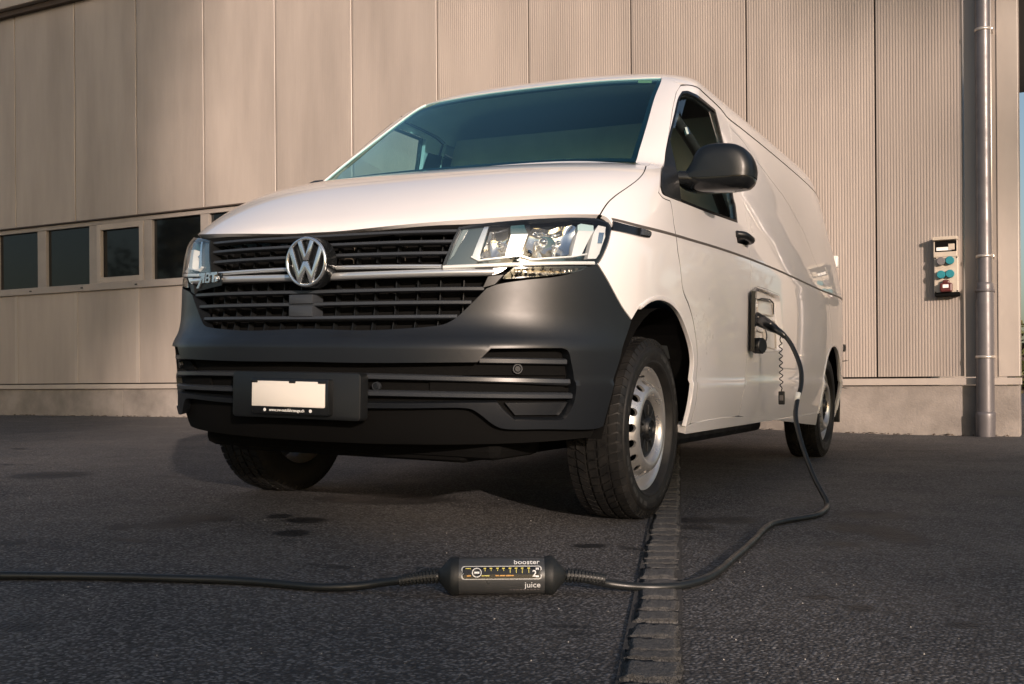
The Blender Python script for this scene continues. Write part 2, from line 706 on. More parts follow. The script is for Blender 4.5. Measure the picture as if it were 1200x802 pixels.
def ring_patch(name, poly, width, mat, parent, off=0.0, mirror=False):
    """flat border of even width inside an outline"""
    a = inset(poly, 0.0005); b = inset(poly, width)
    n = len(a)
    m_ = np.concatenate([a, b])
    s, t = from_m(m_)
    N = Nrm(s, t); V = P(s, t)+N*off
    F = [(i, (i+1) % n, n+(i+1) % n, n+i) for i in range(n)]
    if mirror:
        V = V*[-1, 1, 1]; N = N*[-1, 1, 1]; F = [f[::-1] for f in F]
    return mesh_obj(name, V, F, mat, parent, N, smooth=True)

def surf_x(y, z):
    s, t = from_m(np.array(yz((y, z))[0]))
    return float(P(s, t)[0])

def mirror_half(half):
    """half outline from the centre line (s=0) round and back to it -> full loop"""
    h = [np.asarray(p, float) for p in half]
    m = [p*[-1, 1] for p in h[::-1]]
    out = h[:]
    for p in m:
        if np.linalg.norm(p-out[-1]) > 1e-4:
            out.append(p)
    if np.linalg.norm(out[0]-out[-1]) < 1e-4:
        out.pop()
    return out

def strip(name, line, mat, parent, width, proud, off=0.0, mirror=False, step=0.02, rnd=False):
    """bar that follows a chart polyline on the surface; rectangular section width x proud with softened edge"""
    c = np.array(catmull(line, step))
    s, t = from_m(c)
    Pt = P(s, t); N = Nrm(s, t)
    T = np.gradient(Pt, axis=0)
    T /= np.linalg.norm(T, axis=1, keepdims=True)+1e-12
    B = np.cross(N, T)
    w = width/2
    sec = [(-w, -0.012), (-w, proud*0.55), (-w*0.6, proud), (w*0.6, proud), (w, proud*0.55), (w, -0.012)]
    if rnd:
        sec = [(-w, -0.012)]+[(-w*math.cos(a_), proud*math.sin(a_)) for a_ in np.linspace(0, math.pi, 9)]+[(w, -0.012)]
    V = []
    for i in range(len(Pt)):
        for (b, n) in sec:
            V.append(Pt[i]+B[i]*b+N[i]*(n+off))
    k = len(sec)
    F = []
    for i in range(len(Pt)-1):
        for j in range(k-1):
            F.append((i*k+j, i*k+j+1, (i+1)*k+j+1, (i+1)*k+j))
    F.append(tuple(range(k)))
    F.append(tuple((len(Pt)-1)*k+j for j in range(k))[::-1])
    V = np.array(V)
    if mirror:
        V = V*[-1, 1, 1]
    bm = bmesh.new()
    bv = [bm.verts.new(v) for v in V]
    for f in F:
        try: bm.faces.new([bv[i] for i in f])
        except ValueError: pass
    return bm_obj(name, bm, mat, parent, autosmooth=rad(50))
# ------------------------------------------------------------------ ground
def ground_material():
    m, nt, b = new_mat('asphalt')
    tc = nt.nodes.new('ShaderNodeTexCoord')
    src = tc.outputs['Object']
    L = nt.links.new
    def noise(scale, detail=4.0, rough=0.6):
        n = nnode(nt, 'ShaderNodeTexNoise', Scale=scale, Detail=detail, Roughness=rough)
        L(src, n.inputs['Vector']); return n
    def mapr(v, a, b_, c=0.0, d=1.0):
        n = nnode(nt, 'ShaderNodeMapRange')
        n.inputs['From Min'].default_value = a; n.inputs['From Max'].default_value = b_
        n.inputs['To Min'].default_value = c; n.inputs['To Max'].default_value = d
        L(v, n.inputs['Value']); return n.outputs[0]
    def mixc(fac, c1, c2, blend='MIX'):
        n = nt.nodes.new('ShaderNodeMix'); n.data_type = 'RGBA'; n.blend_type = blend
        if isinstance(fac, float): n.inputs[0].default_value = fac
        else: L(fac, n.inputs[0])
        for i, c in ((6, c1), (7, c2)):
            if isinstance(c, tuple): n.inputs[i].default_value = (*c, 1)
            else: L(c, n.inputs[i])
        return n.outputs[2]
    big = noise(0.75, 6.0, 0.65)
    mid = noise(2.2, 6.0, 0.7)
    fine = noise(210.0, 2.0)
    vor = nnode(nt, 'ShaderNodeTexVoronoi', Scale=115.0, Randomness=1.0)
    L(src, vor.inputs['Vector'])
    vor2 = nnode(nt, 'ShaderNodeTexVoronoi', Scale=62.0, Randomness=1.0)
    L(src, vor2.inputs['Vector'])
    # binder colour
    c = mixc(mapr(big.outputs['Fac'], 0.35, 0.65), (0.015, 0.015, 0.017), (0.068, 0.060, 0.054))
    c = mixc(mapr(mid.outputs['Fac'], 0.40, 0.75, 0.0, 0.6), c, (0.020, 0.020, 0.024))
    # stones in the binder, each a shade of its own
    sep = nt.nodes.new('ShaderNodeSeparateColor')
    L(vor.outputs['Color'], sep.inputs[0])
    st = mixc(sep.outputs[0], (0.007, 0.007, 0.009), (0.19, 0.186, 0.19))
    stone = mapr(vor.outputs['Distance'], 0.62, 0.40)
    c = mixc(mapr(stone, 0, 1, 0, 0.9), c, st)
    # sparse pale chips
    sep2 = nt.nodes.new('ShaderNodeSeparateColor')
    L(vor2.outputs['Color'], sep2.inputs[0])
    mul = nt.nodes.new('ShaderNodeMath'); mul.operation = 'MULTIPLY'
    L(mapr(sep2.outputs[1], 0.95, 0.98), mul.inputs[0]); L(mapr(vor2.outputs['Distance'], 0.26, 0.16), mul.inputs[1])
    c = mixc(mul.outputs[0], c, (0.26, 0.25, 0.24))
    # oil and damp stains, longish across the fall of the yard
    mp = nt.nodes.new('ShaderNodeMapping'); mp.inputs['Scale'].default_value = (1.6, 4.2, 1.0); mp.inputs['Rotation'].default_value = (0, 0, rad(-25))
    L(src, mp.inputs['Vector'])
    sn = nnode(nt, 'ShaderNodeTexNoise', Scale=1.15, Detail=3.0, Roughness=0.55); L(mp.outputs[0], sn.inputs['Vector'])
    stain = mapr(sn.outputs['Fac'], 0.635, 0.70)
    # oil drips where they lie in the yard
    wob = noise(38.0, 3.0)
    acc = None
    for (sx_, sy_, hw_, hh_) in ((200, 614.6, 22, 4.5), (238, 607.6, 28, 3.5), (142, 618, 14, 2.5), (343, 625, 17, 3), (327, 605, 12, 2), (358, 610, 20, 2.5), (12, 637, 14, 2), (23, 735, 18, 4), (813, 610, 20, 3), (859, 610, 24, 3.5), (815, 618, 20, 2.5), (995, 619, 22, 5), (1044, 626, 22, 9), (1023, 604, 34, 3.5), (988, 638, 18, 2.5), (962, 700, 14, 2.5), (1009, 713, 14, 3), (1181, 578, 18, 3), (1130, 733, 16, 3), (60, 557, 34, 3), (455, 585, 60, 5), (690, 640, 16, 2)):
        q = on_ground(sx_, sy_)
        q1_ = on_ground(sx_+hw_, sy_); q2_ = on_ground(sx_, sy_+hh_)
        aa_ = 1.45*float(np.linalg.norm(q1_-q)); bb_ = 1.45*float(np.linalg.norm(q2_-q))
        mpn = nt.nodes.new('ShaderNodeMapping'); mpn.vector_type = 'TEXTURE'
        mpn.inputs['Location'].default_value = (q[0], q[1], q[2])
        mpn.inputs['Rotation'].default_value = (0, 0, math.atan2(RT[1], RT[0]))
        mpn.inputs['Scale'].default_value = (aa_, bb_, 1.0)
        L(src, mpn.inputs['Vector'])
        ln_ = nt.nodes.new('ShaderNodeVectorMath'); ln_.operation = 'LENGTH'; L(mpn.outputs[0], ln_.inputs[0])
        ad_ = nt.nodes.new('ShaderNodeMath'); ad_.operation = 'MULTIPLY_ADD'; L(wob.outputs['Fac'], ad_.inputs[0]); ad_.inputs[1].default_value = 0.9; L(ln_.outputs['Value'], ad_.inputs[2])
        bl_ = mapr(ad_.outputs[0], 1.55, 1.15)
        if acc is None: acc = bl_
        else:
            mx_ = nt.nodes.new('ShaderNodeMath'); mx_.operation = 'MAXIMUM'; L(acc, mx_.inputs[0]); L(bl_, mx_.inputs[1]); acc = mx_.outputs[0]
    mx_ = nt.nodes.new('ShaderNodeMath'); mx_.operation = 'MAXIMUM'; L(acc, mx_.inputs[0]); L(stain, mx_.inputs[1]); stain = mx_.outputs[0]
    c = mixc(mapr(stain, 0.0, 1.0, 0.0, 0.88), c, (0.005, 0.005, 0.006))
    L(c, b.inputs['Base Color'])
    ro = nt.nodes.new('ShaderNodeMath'); ro.operation = 'SUBTRACT'
    L(mapr(mid.outputs['Fac'], 0.3, 0.7, 0.62, 0.85), ro.inputs[0]); L(mapr(stain, 0, 1, 0.0, 0.18), ro.inputs[1])
    L(ro.outputs[0], b.inputs['Roughness'])
    b.inputs['Specular IOR Level'].default_value = 0.45
    bp = nnode(nt, 'ShaderNodeBump', Strength=0.9, Distance=0.006)
    L(vor.outputs['Distance'], bp.inputs['Height']); bp.invert = True
    bp2 = nnode(nt, 'ShaderNodeBump', Strength=0.35, Distance=0.012)
    L(mid.outputs['Fac'], bp2.inputs['Height']); L(bp.outputs['Normal'], bp2.inputs['Normal'])
    L(bp2.outputs['Normal'], b.inputs['Normal'])
    return m
MAT['asphalt'] = ground_material()
xs = np.r_[-1500, -300, -90, -40, np.arange(-20, 0.9, 0.35), 0.92, 1.3, 2.5, 6, 14, 40, 90, 300, 1500]
ys = [-1500, -300, -90, -30, -10, -4, 0, 4, 10, 30, 90, 300, 1500]
V = [(x, y, ground_z(x)) for x in xs for y in ys]
ny = len(ys)
F = [(i*ny+j, (i+1)*ny+j, (i+1)*ny+j+1, i*ny+j+1) for i in range(len(xs)-1) for j in range(ny-1)]
ground = mesh_obj('ground', V, F, MAT['asphalt'])
tag(ground, 'dark worn asphalt yard with oil stains', kind='structure')

# gutter of worn setts
MAT['sett'] = add_noise(simple('sett_stone', (0.115, 0.112, 0.110), 0.85), 9.0, 0.5, col2=(0.045, 0.045, 0.046), rough_amt=0.1, bump=1.0, bump_scale=26, stretch=(1, 1, 1))
MAT['joint'] = add_noise(simple('joint_dirt', (0.042, 0.040, 0.040), 0.95), 30, 0.4, bump=0.5, bump_scale=200)
g_r0, g_r1 = on_ground(796, 800), on_ground(796.5, 575)
g_l0, g_l1 = on_ground(716, 800), on_ground(770, 600)
gd = (g_r1-g_r0); gd[2] = 0; gd /= np.linalg.norm(gd)
gn = np.array([-gd[1], gd[0], 0])             # to the left
GW = 0.5*(abs((g_l0-g_r0)@gn)+abs((g_l1-g_r0)@gn))
channel = mesh_obj('gutter_channel', [tuple((g_r0+gd*a+gn*b)*[1, 1, 0]+[0, 0, ground_z(*(g_r0+gd*a+gn*b)[:2])+0.004]) for a in (-1.3, 2.2, 6.0, 9.6) for b in (-0.006, GW+0.006)], [(0, 2, 3, 1), (2, 4, 5, 3), (4, 6, 7, 5)], MAT['joint'])
tag(channel, 'strip of worn stone setts let into the asphalt', kind='structure')
def sett_mesh(seed):
    r = random.Random(seed)
    bm = bmesh.new()
    nx, nyy = 9, 6
    bmesh.ops.create_grid(bm, x_segments=nx, y_segments=nyy, size=0.5)
    for v in bm.verts:
        x, y = v.co.x, v.co.y
        e = max(abs(x), abs(y))*2
        v.co.x += r.uniform(-0.02, 0.02); v.co.y += r.uniform(-0.03, 0.03)
        v.co.z = 0.011+r.uniform(-0.0022, 0.0022)-0.003*max(0, (e-0.7)/0.3)**2
    ed = [e for e in bm.edges if len(e.link_faces) == 1]
    g = bmesh.ops.extrude_edge_only(bm, edges=ed)
    for v in g['geom']:
        if isinstance(v, bmesh.types.BMVert):
            v.co.z = -0.02
    me = bpy.data.meshes.new('sett')
    bmesh.ops.recalc_face_normals(bm, faces=bm.faces[:])
    for f in bm.faces: f.smooth = True
    bm.to_mesh(me); bm.free()
    me.materials.append(MAT['sett'])
    return me
setts = [sett_mesh(i) for i in range(9)]
a = -1.25
rr_ = random.Random(5)
k = 0
while a < 9.4:
    ln = rr_.uniform(0.055, 0.16)
    c = g_r0+gd*(a+ln/2)+gn*(GW/2+rr_.uniform(-0.004, 0.004))
    o = bpy.data.objects.new('sett', setts[rr_.randrange(9)])
    COL.objects.link(o)
    o.parent = channel
    o.location = (c[0], c[1], ground_z(c[0])+rr_.uniform(-0.004, 0.001))
    o.rotation_euler = (0, 0, math.atan2(gd[1], gd[0])-math.pi/2+rr_.uniform(-0.05, 0.05))
    o.scale = (GW*rr_.uniform(0.88, 1.02), ln-0.006, 1)
    a += ln; k += 1
    if a > 4: a += 0.0

# loose grit
MAT['grit'] = simple('pale_grit', (0.42, 0.40, 0.37), 0.8)
V, F = [], []
for i in range(160):
    gx_, gy_ = rng.uniform(0, 1200), rng.uniform(545, 800)
    q = on_ground(gx_, gy_)
    r = rng.uniform(0.0008, 0.0022)
    b = len(V)
    V += [q+[r, 0, 0], q+[-r*0.5, r*0.8, 0], q+[-r*0.5, -r*0.8, 0], q+[0, 0, r*1.2]]
    F += [(b, b+1, b+3), (b+1, b+2, b+3), (b+2, b, b+3)]
tag(mesh_obj('grit', V, F, MAT['grit']), 'pale grains of grit scattered on the asphalt', 'grit', kind='stuff')

# ------------------------------------------------------------------ hall wall
wb0 = on_ground(1050, 509.5)
wdir = RT*(-0.886)+FW*0.463
wdir = wdir/np.linalg.norm(wdir)                  # along the wall, to the left
wnor = np.array([wdir[1], -wdir[0], 0.0])
if wnor@(CAM-wb0) < 0: wnor = -wnor
def W(k, z, o=0.0):
    q = wb0+wdir*k+wnor*o
    return np.array([q[0], q[1], z])
def wall_hit(a, b, o=0.0):
    D = ray_world(a, b)
    d = ((wb0+wnor*o-CAM)@wnor)/(D@wnor)
    q = CAM+D*d
    return float((q-wb0)@wdir), float(q[2])
def wk(a): return wall_hit(a, 445)[0]

hall = empty('industrial_hall', tuple(W(0, 0)))
tag(hall, 'long industrial hall clad in beige ribbed metal panels behind the van', 'building')
bpy.context.view_layer.update()
HINV = hall.matrix_world.inverted()
def wobj(name, V, F, mat, parent=None, smooth=False):
    """verts given in world space, stored relative to the hall"""
    off = np.array(hall.location)
    return mesh_obj(name, [np.asarray(v)-off for v in V], F, mat, parent or hall, smooth=smooth)
def wbox(name, k0, k1, z0, z1, o0, o1, mat, parent=None, bevel=0.0):
    bm = bmesh.new()
    off = Vector(hall.location)
    c = [W(k, z, o) for k in (k0, k1) for z in (z0, z1) for o in (o0, o1)]
    vs = [bm.verts.new(Vector(p)-off) for p in c]
    for f in ((0, 1, 3, 2), (4, 6, 7, 5), (0, 4, 5, 1), (2, 3, 7, 6), (0, 2, 6, 4), (1, 5, 7, 3)):
        bm.faces.new([vs[i] for i in f])
    if bevel:
        bmesh.ops.bevel(bm, geom=bm.edges[:], offset=bevel, segments=2, profile=0.5, affect='EDGES')
    return bm_obj(name, bm, mat, parent or hall)

def cladding_mat():
    m = simple('metal_cladding', (0.345, 0.30, 0.268), 0.40)
    add_noise(m, 2.2, 0.24, rough_amt=0.08, bump=0.08, bump_scale=2.0, stretch=(1, 1, 0.16))
    # each sheet a shade of its own
    nt = m.node_tree; b = nt.nodes['Principled BSDF']
    oi = nt.nodes.new('ShaderNodeObjectInfo')
    mr = nnode(nt, 'ShaderNodeMapRange'); mr.inputs['To Min'].default_value = 0.90; mr.inputs['To Max'].default_value = 1.06
    nt.links.new(oi.outputs['Random'], mr.inputs['Value'])
    sc_ = nt.nodes.new('ShaderNodeVectorMath'); sc_.operation = 'SCALE'
    src = b.inputs['Base Color'].links[0].from_socket
    nt.links.new(src, sc_.inputs[0]); nt.links.new(mr.outputs[0], sc_.inputs['Scale'])
    nt.links.new(sc_.outputs[0], b.inputs['Base Color'])
    return m
MAT['clad'] = cladding_mat()
MAT['clad_trim'] = add_noise(simple('cladding_trim', (0.38, 0.335, 0.30), 0.45), 3.0, 0.16, stretch=(1, 1, 0.3))
MAT['concrete'] = add_noise(simple('plinth_concrete', (0.27, 0.24, 0.217), 0.85), 2.4, 0.45, rough_amt=0.08, bump=0.35, bump_scale=60)
MAT['frame'] = add_noise(simple('window_frame', (0.29, 0.26, 0.24), 0.45), 6.0, 0.12)
MAT['dark_gap'] = simple('joint_dark', (0.05, 0.042, 0.036), 0.8)
MAT['pane'] = simple('dark_pane', (0.004, 0.005, 0.006), 0.04, spec=0.5)
MAT['zinc'] = add_noise(simple('downpipe_paint', (0.125, 0.118, 0.125), 0.38, metal=0.3), 7.0, 0.25, rough_amt=0.1)
MAT['zinc_light'] = simple('clamp_zinc', (0.55, 0.50, 0.45), 0.35, metal=0.7)

seam_px = [20, 90, 162, 241, 325, 415, 515, 622, 742, 877, 1028]
ks = [wk(p) for p in seam_px]
pitch = (ks[0]-ks[-1])/10.0
ks = [ks[0]+pitch*j for j in range(12, 0, -1)]+ks
K_CORNER = wk(1195.5)
K_PIPE_L = wk(1131)
ks.append(K_PIPE_L)
Z_LEDGE = 0.512
Z_TOP = 5.78
Z_W0, Z_W1 = wall_hit(0, 347.5)[1], wall_hit(0, 271.5)[1]
K_WIN_END = wk(330)
bm = bmesh.new()
wbox('wall_core', K_CORNER+0.75, ks[0], 0.0, Z_TOP, -0.35, -0.05, MAT['dark_gap'])
def ribbed(name, k0, k1, z0, z1, amp, period=0.0255, o=0.0):
    g = 0.009
    a0, a1 = min(k0, k1)+g, max(k0, k1)-g
    n = max(2, int(round((a1-a0)/period)))
    V, F = [], []
    prof = [(0.0, 0), (0.42, 0), (0.52, -1), (0.90, -1)] if amp > 0.0015 else [(0.0, 0), (0.5, -1)]
    pts = [(a0-0.0005, -0.03), (a0, -0.004)]
    for i in range(n):
        for (u, d) in prof:
            pts.append((a0+0.004+(a1-a0-0.008)*(i+u)/n, d*amp))
    pts += [(a1, -0.004), (a1+0.0005, -0.03)]
    for (k, d) in pts:
        V.append(W(k, z0, o+d)); V.append(W(k, z1, o+d))
    for i in range(len(pts)-1):
        F.append((2*i, 2*i+1, 2*i+3, 2*i+2))
    F.append(tuple(2*i for i in range(len(pts)))); 
    return wobj(name, V, F, MAT['clad'])
rj = random.Random(3)
for i in range(len(ks)-1):
    kc = 0.5*(ks[i]+ks[i+1])
    amp = 0.0011 if kc > wk(470) else 0.0042
    oo_ = rj.uniform(-0.0015, 0.0015)
    if kc > K_WIN_END:
        ribbed('wall_panel', ks[i], ks[i+1], Z_LEDGE+0.012, Z_W0-0.01, amp, o=oo_)
        ribbed('wall_panel', ks[i], ks[i+1], Z_W1+0.02, Z_TOP, amp, o=oo_)
        # cover strip over the joint below the windows
        wbox('cover_strip', ks[i+1]-0.028, ks[i+1]+0.028, Z_LEDGE+0.012, Z_W0-0.012, -0.01, 0.008, MAT['clad_trim'])
    else:
        ribbed('wall_panel', ks[i], ks[i+1], Z_LEDGE+0.012, Z_TOP, amp, o=oo_)
# ledge, plinth
wbox('sill_ledge', K_CORNER-0.015, ks[0], 0.447, Z_LEDGE-0.004, -0.02, 0.045, MAT['clad_trim'], bevel=0.004)
n_pl = 10
kp = np.linspace(K_CORNER, ks[0], n_pl+1)
for i in range(n_pl):
    wbox('plinth', kp[i]+0.003, kp[i+1]-0.003, -0.2, 0.442, -0.30, 0.012, MAT['concrete'], bevel=0.004)
# corner trim, recess behind the pipe
wbox('corner_trim', K_CORNER, wk(1170), Z_LEDGE+0.006, Z_TOP, -0.30, 0.004, MAT['clad_trim'], bevel=0.006)
wbox('gable_wall', K_CORNER+0.75, K_CORNER+0.77, 0.0, Z_TOP, -14.0, -0.302, MAT['clad_trim'])
wbox('pipe_recess', wk(1170.5), K_PIPE_L-0.006, Z_LEDGE+0.006, Z_TOP, -0.30, -0.006, MAT['clad'])
# eaves
wbox('eaves_fascia', K_CORNER-0.2, ks[0], Z_TOP+0.03, Z_TOP+0.55, -0.5, 0.16, MAT['clad_trim'], bevel=0.01)
wbox('eaves_gutter', K_CORNER-0.2, ks[0], Z_TOP-0.05, Z_TOP+0.026, -0.08, 0.08, simple('eaves_brown', (0.055, 0.038, 0.028), 0.6))
wbox('roof', K_CORNER-0.2, ks[0], Z_TOP+0.55, Z_TOP+0.7, -14.0, 0.2, simple('roof_sheet', (0.12, 0.12, 0.12), 0.6))
# window band
wbox('window_recess', K_WIN_END, ks[0], Z_W0, Z_W1, -0.34, -0.045, MAT['matte_black'])
band = [(-10, None)]
sill_z = Z_W0
wbox('window_sill', K_WIN_END, ks[0], Z_W0-0.008, Z_W0+0.085, -0.03, 0.035, MAT['frame'], bevel=0.006)
wbox('window_head', K_WIN_END, ks[0], Z_W1-0.06, Z_W1, -0.03, 0.020, MAT['frame'], bevel=0.005)
wbox('drip_flashing', K_WIN_END, ks[0], Z_W1+0.003, Z_W1+0.018, -0.02, 0.060, simple('flashing_brown', (0.05, 0.035, 0.028), 0.6))
gaps = [(46, 56), (106.5, 116), (170.5, 180), (237, 247)]
mw = abs(wk(46)-wk(56))
step_w = abs(wk(56)-wk(116))
mull = [(wk(a), wk(b)) for a, b in gaps]
nxt = mull[0]
left = []
NL = 13
for j in range(1, NL+1):
    left.append((nxt[0]+step_w*j, nxt[1]+step_w*j))
mull = left[::-1]+mull+[(mull[-1][0]-step_w, mull[-1][1]-step_w)]
zt = Z_W1-0.06; zb_ = Z_W0+0.085
for (a, b) in mull:
    wbox('window_mullion', min(a, b), max(a, b), zb_-0.002, zt+0.002, -0.05, 0.012, MAT['frame'], bevel=0.004)
for i in range(len(mull)-1):
    k1_ = mull[i][1]; k0_ = mull[i+1][0]
    a, b = min(k0_, k1_), max(k0_, k1_)
    win = wbox('window_pane', a, b, zb_, zt, -0.040, -0.034, MAT['pane'])
    if (i-(NL+1)) % 3 == 0:      # opening casement
        t_ = 0.075
        for nm, x0, x1, z0, z1 in (('casement_frame', a, a+t_, zb_, zt), ('casement_frame', b-t_, b, zb_, zt), ('casement_frame', a+t_, b-t_, zt-t_, zt), ('casement_frame', a+t_, b-t_, zb_, zb_+t_)):
            wbox(nm, x0+0.001, x1-0.001, z0+0.001, z1-0.001, -0.03, 0.026, MAT['clad_trim'], parent=hall, bevel=0.004)
    # drain slot caps on the sill
    wbox('drain_cap', a+0.10, a+0.14, Z_W0+0.028, Z_W0+0.046, 0.03, 0.042, MAT['black'])

# dry leaves and dirt gathered along the foot of the wall
MAT['litter'] = add_noise(simple('dry_leaf', (0.075, 0.048, 0.028), 0.9), 40, 0.5, col2=(0.03, 0.024, 0.018))
rl_ = np.random.default_rng(17)
V, F = [], []
for i in range(900):
    kk = rl_.uniform(K_CORNER, ks[0])
    oo_ = 0.02+abs(rl_.normal(0, 0.16 if kk > wk(300) else 0.07))
    q = W(kk, 0, oo_); q[2] = ground_z(q[0])+0.004
    r_ = rl_.uniform(0.010, 0.032); a_ = rl_.uniform(0, 6.28); b = len(V)
    for j_, (dx, dy) in enumerate(((1, 0), (0, 0.5), (-1, 0), (0, -0.5))):
        V.append(q+[r_*(dx*math.cos(a_)-dy*math.sin(a_)), r_*(dx*math.sin(a_)+dy*math.cos(a_)), rl_.uniform(0, 0.014)])
    F.append((b, b+1, b+2, b+3))
tag(mesh_obj('leaf_litter', V, F, MAT['litter']), 'dry brown leaves gathered along the foot of the hall wall', 'leaves', kind='stuff')

# ------------------------------------------------------------------ downpipe
kpp = wk(1155.5)
dp_root = empty('downpipe', tuple(W(kpp, 0)))
tag(dp_root, 'grey drainpipe running up the corner of the hall into a wider standpipe', 'drainpipe')
DO = np.array(dp_root.location)
PO = 0.095
ppx = abs(wk(1143.5)-wk(1167.5))
z_join = wall_hit(1155, 333, PO)[1]
def dpo(name, prof, mat, o=PO, dk=0.0, seg=28):
    """prof (z, radius)"""
    V, F = lathe(prof, seg)
    c = W(kpp+dk, 0, o)
    return mesh_obj(name, [np.array([v[1]+c[0], v[2]+c[1], v[0]])-DO for v in V], F, mat, dp_root, smooth=True)
r1 = ppx*0.5*0.90
dpo('pipe', [(z_join-0.05, r1*0.86), (Z_TOP, r1*0.86)], MAT['zinc'])
dpo('standpipe', [(0.0, r1), (0.10, r1), (z_join-0.02, r1), (z_join, r1*0.99), (z_join+0.012, r1*0.88)], MAT['zinc'])
dpo('pipe_foot', [(-0.02, r1*1.0), (0.02, r1*1.06), (0.16, r1*1.10), (0.185, r1*1.12), (0.21, r1*1.08), (0.215, r1*1.0)], MAT['zinc'])
for y_, rad_, col in ((35, r1*0.90, 'zinc_light'), (300.5, r1*0.92, 'zinc_light'), (341, r1*1.06, 'zinc'), (418.5, r1*1.06, 'zinc_light')):
    z = wall_hit(1155, y_, PO)[1]
    cl = dpo('pipe_clamp', [(z-0.012, rad_*0.9), (z-0.012, rad_*1.03), (z+0.012, rad_*1.03), (z+0.012, rad_*0.9)], MAT[col])
    c = W(kpp-r1*0.85, z, 0.05)-DO
    bm = bmesh.new(); box_bm(bm, c, (0.03, 0.13, 0.024), 0.005)
    bm_obj('clamp_bracket', bm, MAT[col], dp_root)
# lightning conductor rod beside the pipe
c0 = W(wk(1164.5), 0.52, PO+0.02)-DO
rod = tube('conductor_rod', [c0, c0+[0, 0, 2.0], c0+[0, 0, Z_TOP-0.6]], 0.0075, MAT['zinc_light'], dp_root, 8)

# ------------------------------------------------------------------ socket box
k_b, z_b = wall_hit(1109, 313.5)
sb = empty('power_socket_box', tuple(W(k_b, z_b)))
tag(sb, 'beige wall box with teal and red power sockets fixed to ribbed wall', 'socket box')
SO = np.array(sb.location)
MAT['box_beige'] = add_noise(simple('box_plastic', (0.46, 0.40, 0.33), 0.45), 9, 0.15)
MAT['teal'] = simple('socket_teal', (0.015, 0.18, 0.22), 0.4)
MAT['sock_grey'] = simple('socket_grey', (0.13, 0.12, 0.125), 0.5)
MAT['sock_red'] = simple('socket_red', (0.075, 0.012, 0.012), 0.4)
pxm = FPX/((W(k_b, z_b)-CAM)@FW)               # pixels per metre at the box
cosw = abs(wdir@RT)
def sbx(name, x0, x1, y0, y1, o0, o1, mat, bevel=0.004, parent=None):
    """photo pixels relative to the box, x right, y down"""
    k0 = -(x0-1109)/pxm/cosw; k1 = -(x1-1109)/pxm/cosw
    z0 = -(y1-313.5)/pxm; z1 = -(y0-313.5)/pxm
    bm = bmesh.new()
    c = [W(k_b+k, z_b+z, o)-SO for k in (k0, k1) for z in (z0, z1) for o in (o0, o1)]
    vs = [bm.verts.new(p) for p in c]
    for f in ((0, 1, 3, 2), (4, 6, 7, 5), (0, 4, 5, 1), (2, 3, 7, 6), (0, 2, 6, 4), (1, 5, 7, 3)):
        bm.faces.new([vs[i] for i in f])
    if bevel: bmesh.ops.bevel(bm, geom=bm.edges[:], offset=bevel, segments=2, profile=0.5, affect='EDGES')
    return bm_obj(name, bm, mat, parent or sb)
sbx('box_body', 1098, 1121.5, 302, 345, -0.005, 0.085, MAT['box_beige'], 0.008)
sbx('box_base', 1098.5, 1122.3, 343.5, 348, -0.005, 0.095, MAT['matte_black'], 0.005)
sbx('breaker_housing', 1097.5, 1120.5, 281, 302.5, -0.005, 0.090, MAT['box_beige'], 0.006)
sbx('hood', 1097, 1121, 279, 283, -0.005, 0.125, MAT['box_beige'], 0.004)
sbx('breaker_window', 1099, 1120, 283.5, 296.5, 0.02, 0.0915, MAT['matte_black'], 0.003)
sbx('breaker_row', 1100.5, 1115, 291, 295, 0.02, 0.0935, MAT['white'], 0.002)
sbx('breaker_switch', 1112, 1118, 287.5, 294.5, 0.02, 0.096, MAT['box_beige'], 0.002)
def sock(x, y, mat):
    k0 = -(x-1109)/pxm/cosw; z0 = -(y-313.5)/pxm
    V, F = lathe([(0.07, 0.036), (0.118, 0.036), (0.124, 0.031), (0.124, 0.0005)], 24)
    c = W(k_b+k0, z_b+z0, 0)
    V2 = [c+wnor*v[0]+wdir*v[1]+np.array([0, 0, v[2]])-SO for v in V]
    o = mesh_obj('socket_lid', V2, F, mat, sb)
    ca = W(k_b+k0, z_b+z0+0.034, 0.11)-SO
    return o
for (x, y, m_) in ((1105, 307.5, 'sock_grey'), (1113.5, 307, 'teal'), (1105, 323, 'teal'), (1113.5, 322.5, 'teal')):
    sock(x, y, MAT[m_])
red = sbx('industrial_socket', 1104, 1115.8, 333, 343.5, 0.05, 0.14, MAT['sock_red'], 0.012)
sbx('socket_cap', 1106.5, 1113, 329.5, 334, 0.05, 0.13, MAT['sock_red'], 0.01)
sbx('socket_label', 1107, 1112.5, 335, 338.8, 0.13, 0.1415, MAT['white'], 0.0)
for (x, y) in ((1099.5, 343), (1120.3, 342.5), (1099.5, 303.5), (1119.8, 303.5)):
    sbx('box_screw', x-0.7, x+0.7, y-0.7, y+0.7, 0.08, 0.0875, MAT['matte_black'], 0.0)
# ------------------------------------------------------------------ the van
van = empty('van', (VPIV*(1-_cv), 0, VPIV*_sv))
van.rotation_euler = (0, VROLL, 0)
tag(van, 'white panel van with dark grey bumper plugged into a black charging cable', 'van')
SIDES = (False, True)
MAT['groove'] = simple('belt_groove_dark', (0.075, 0.065, 0.058), 0.5)
MAT['pipe'] = simple('pipe_brass', (0.30, 0.25, 0.20), 0.35, metal=0.8)

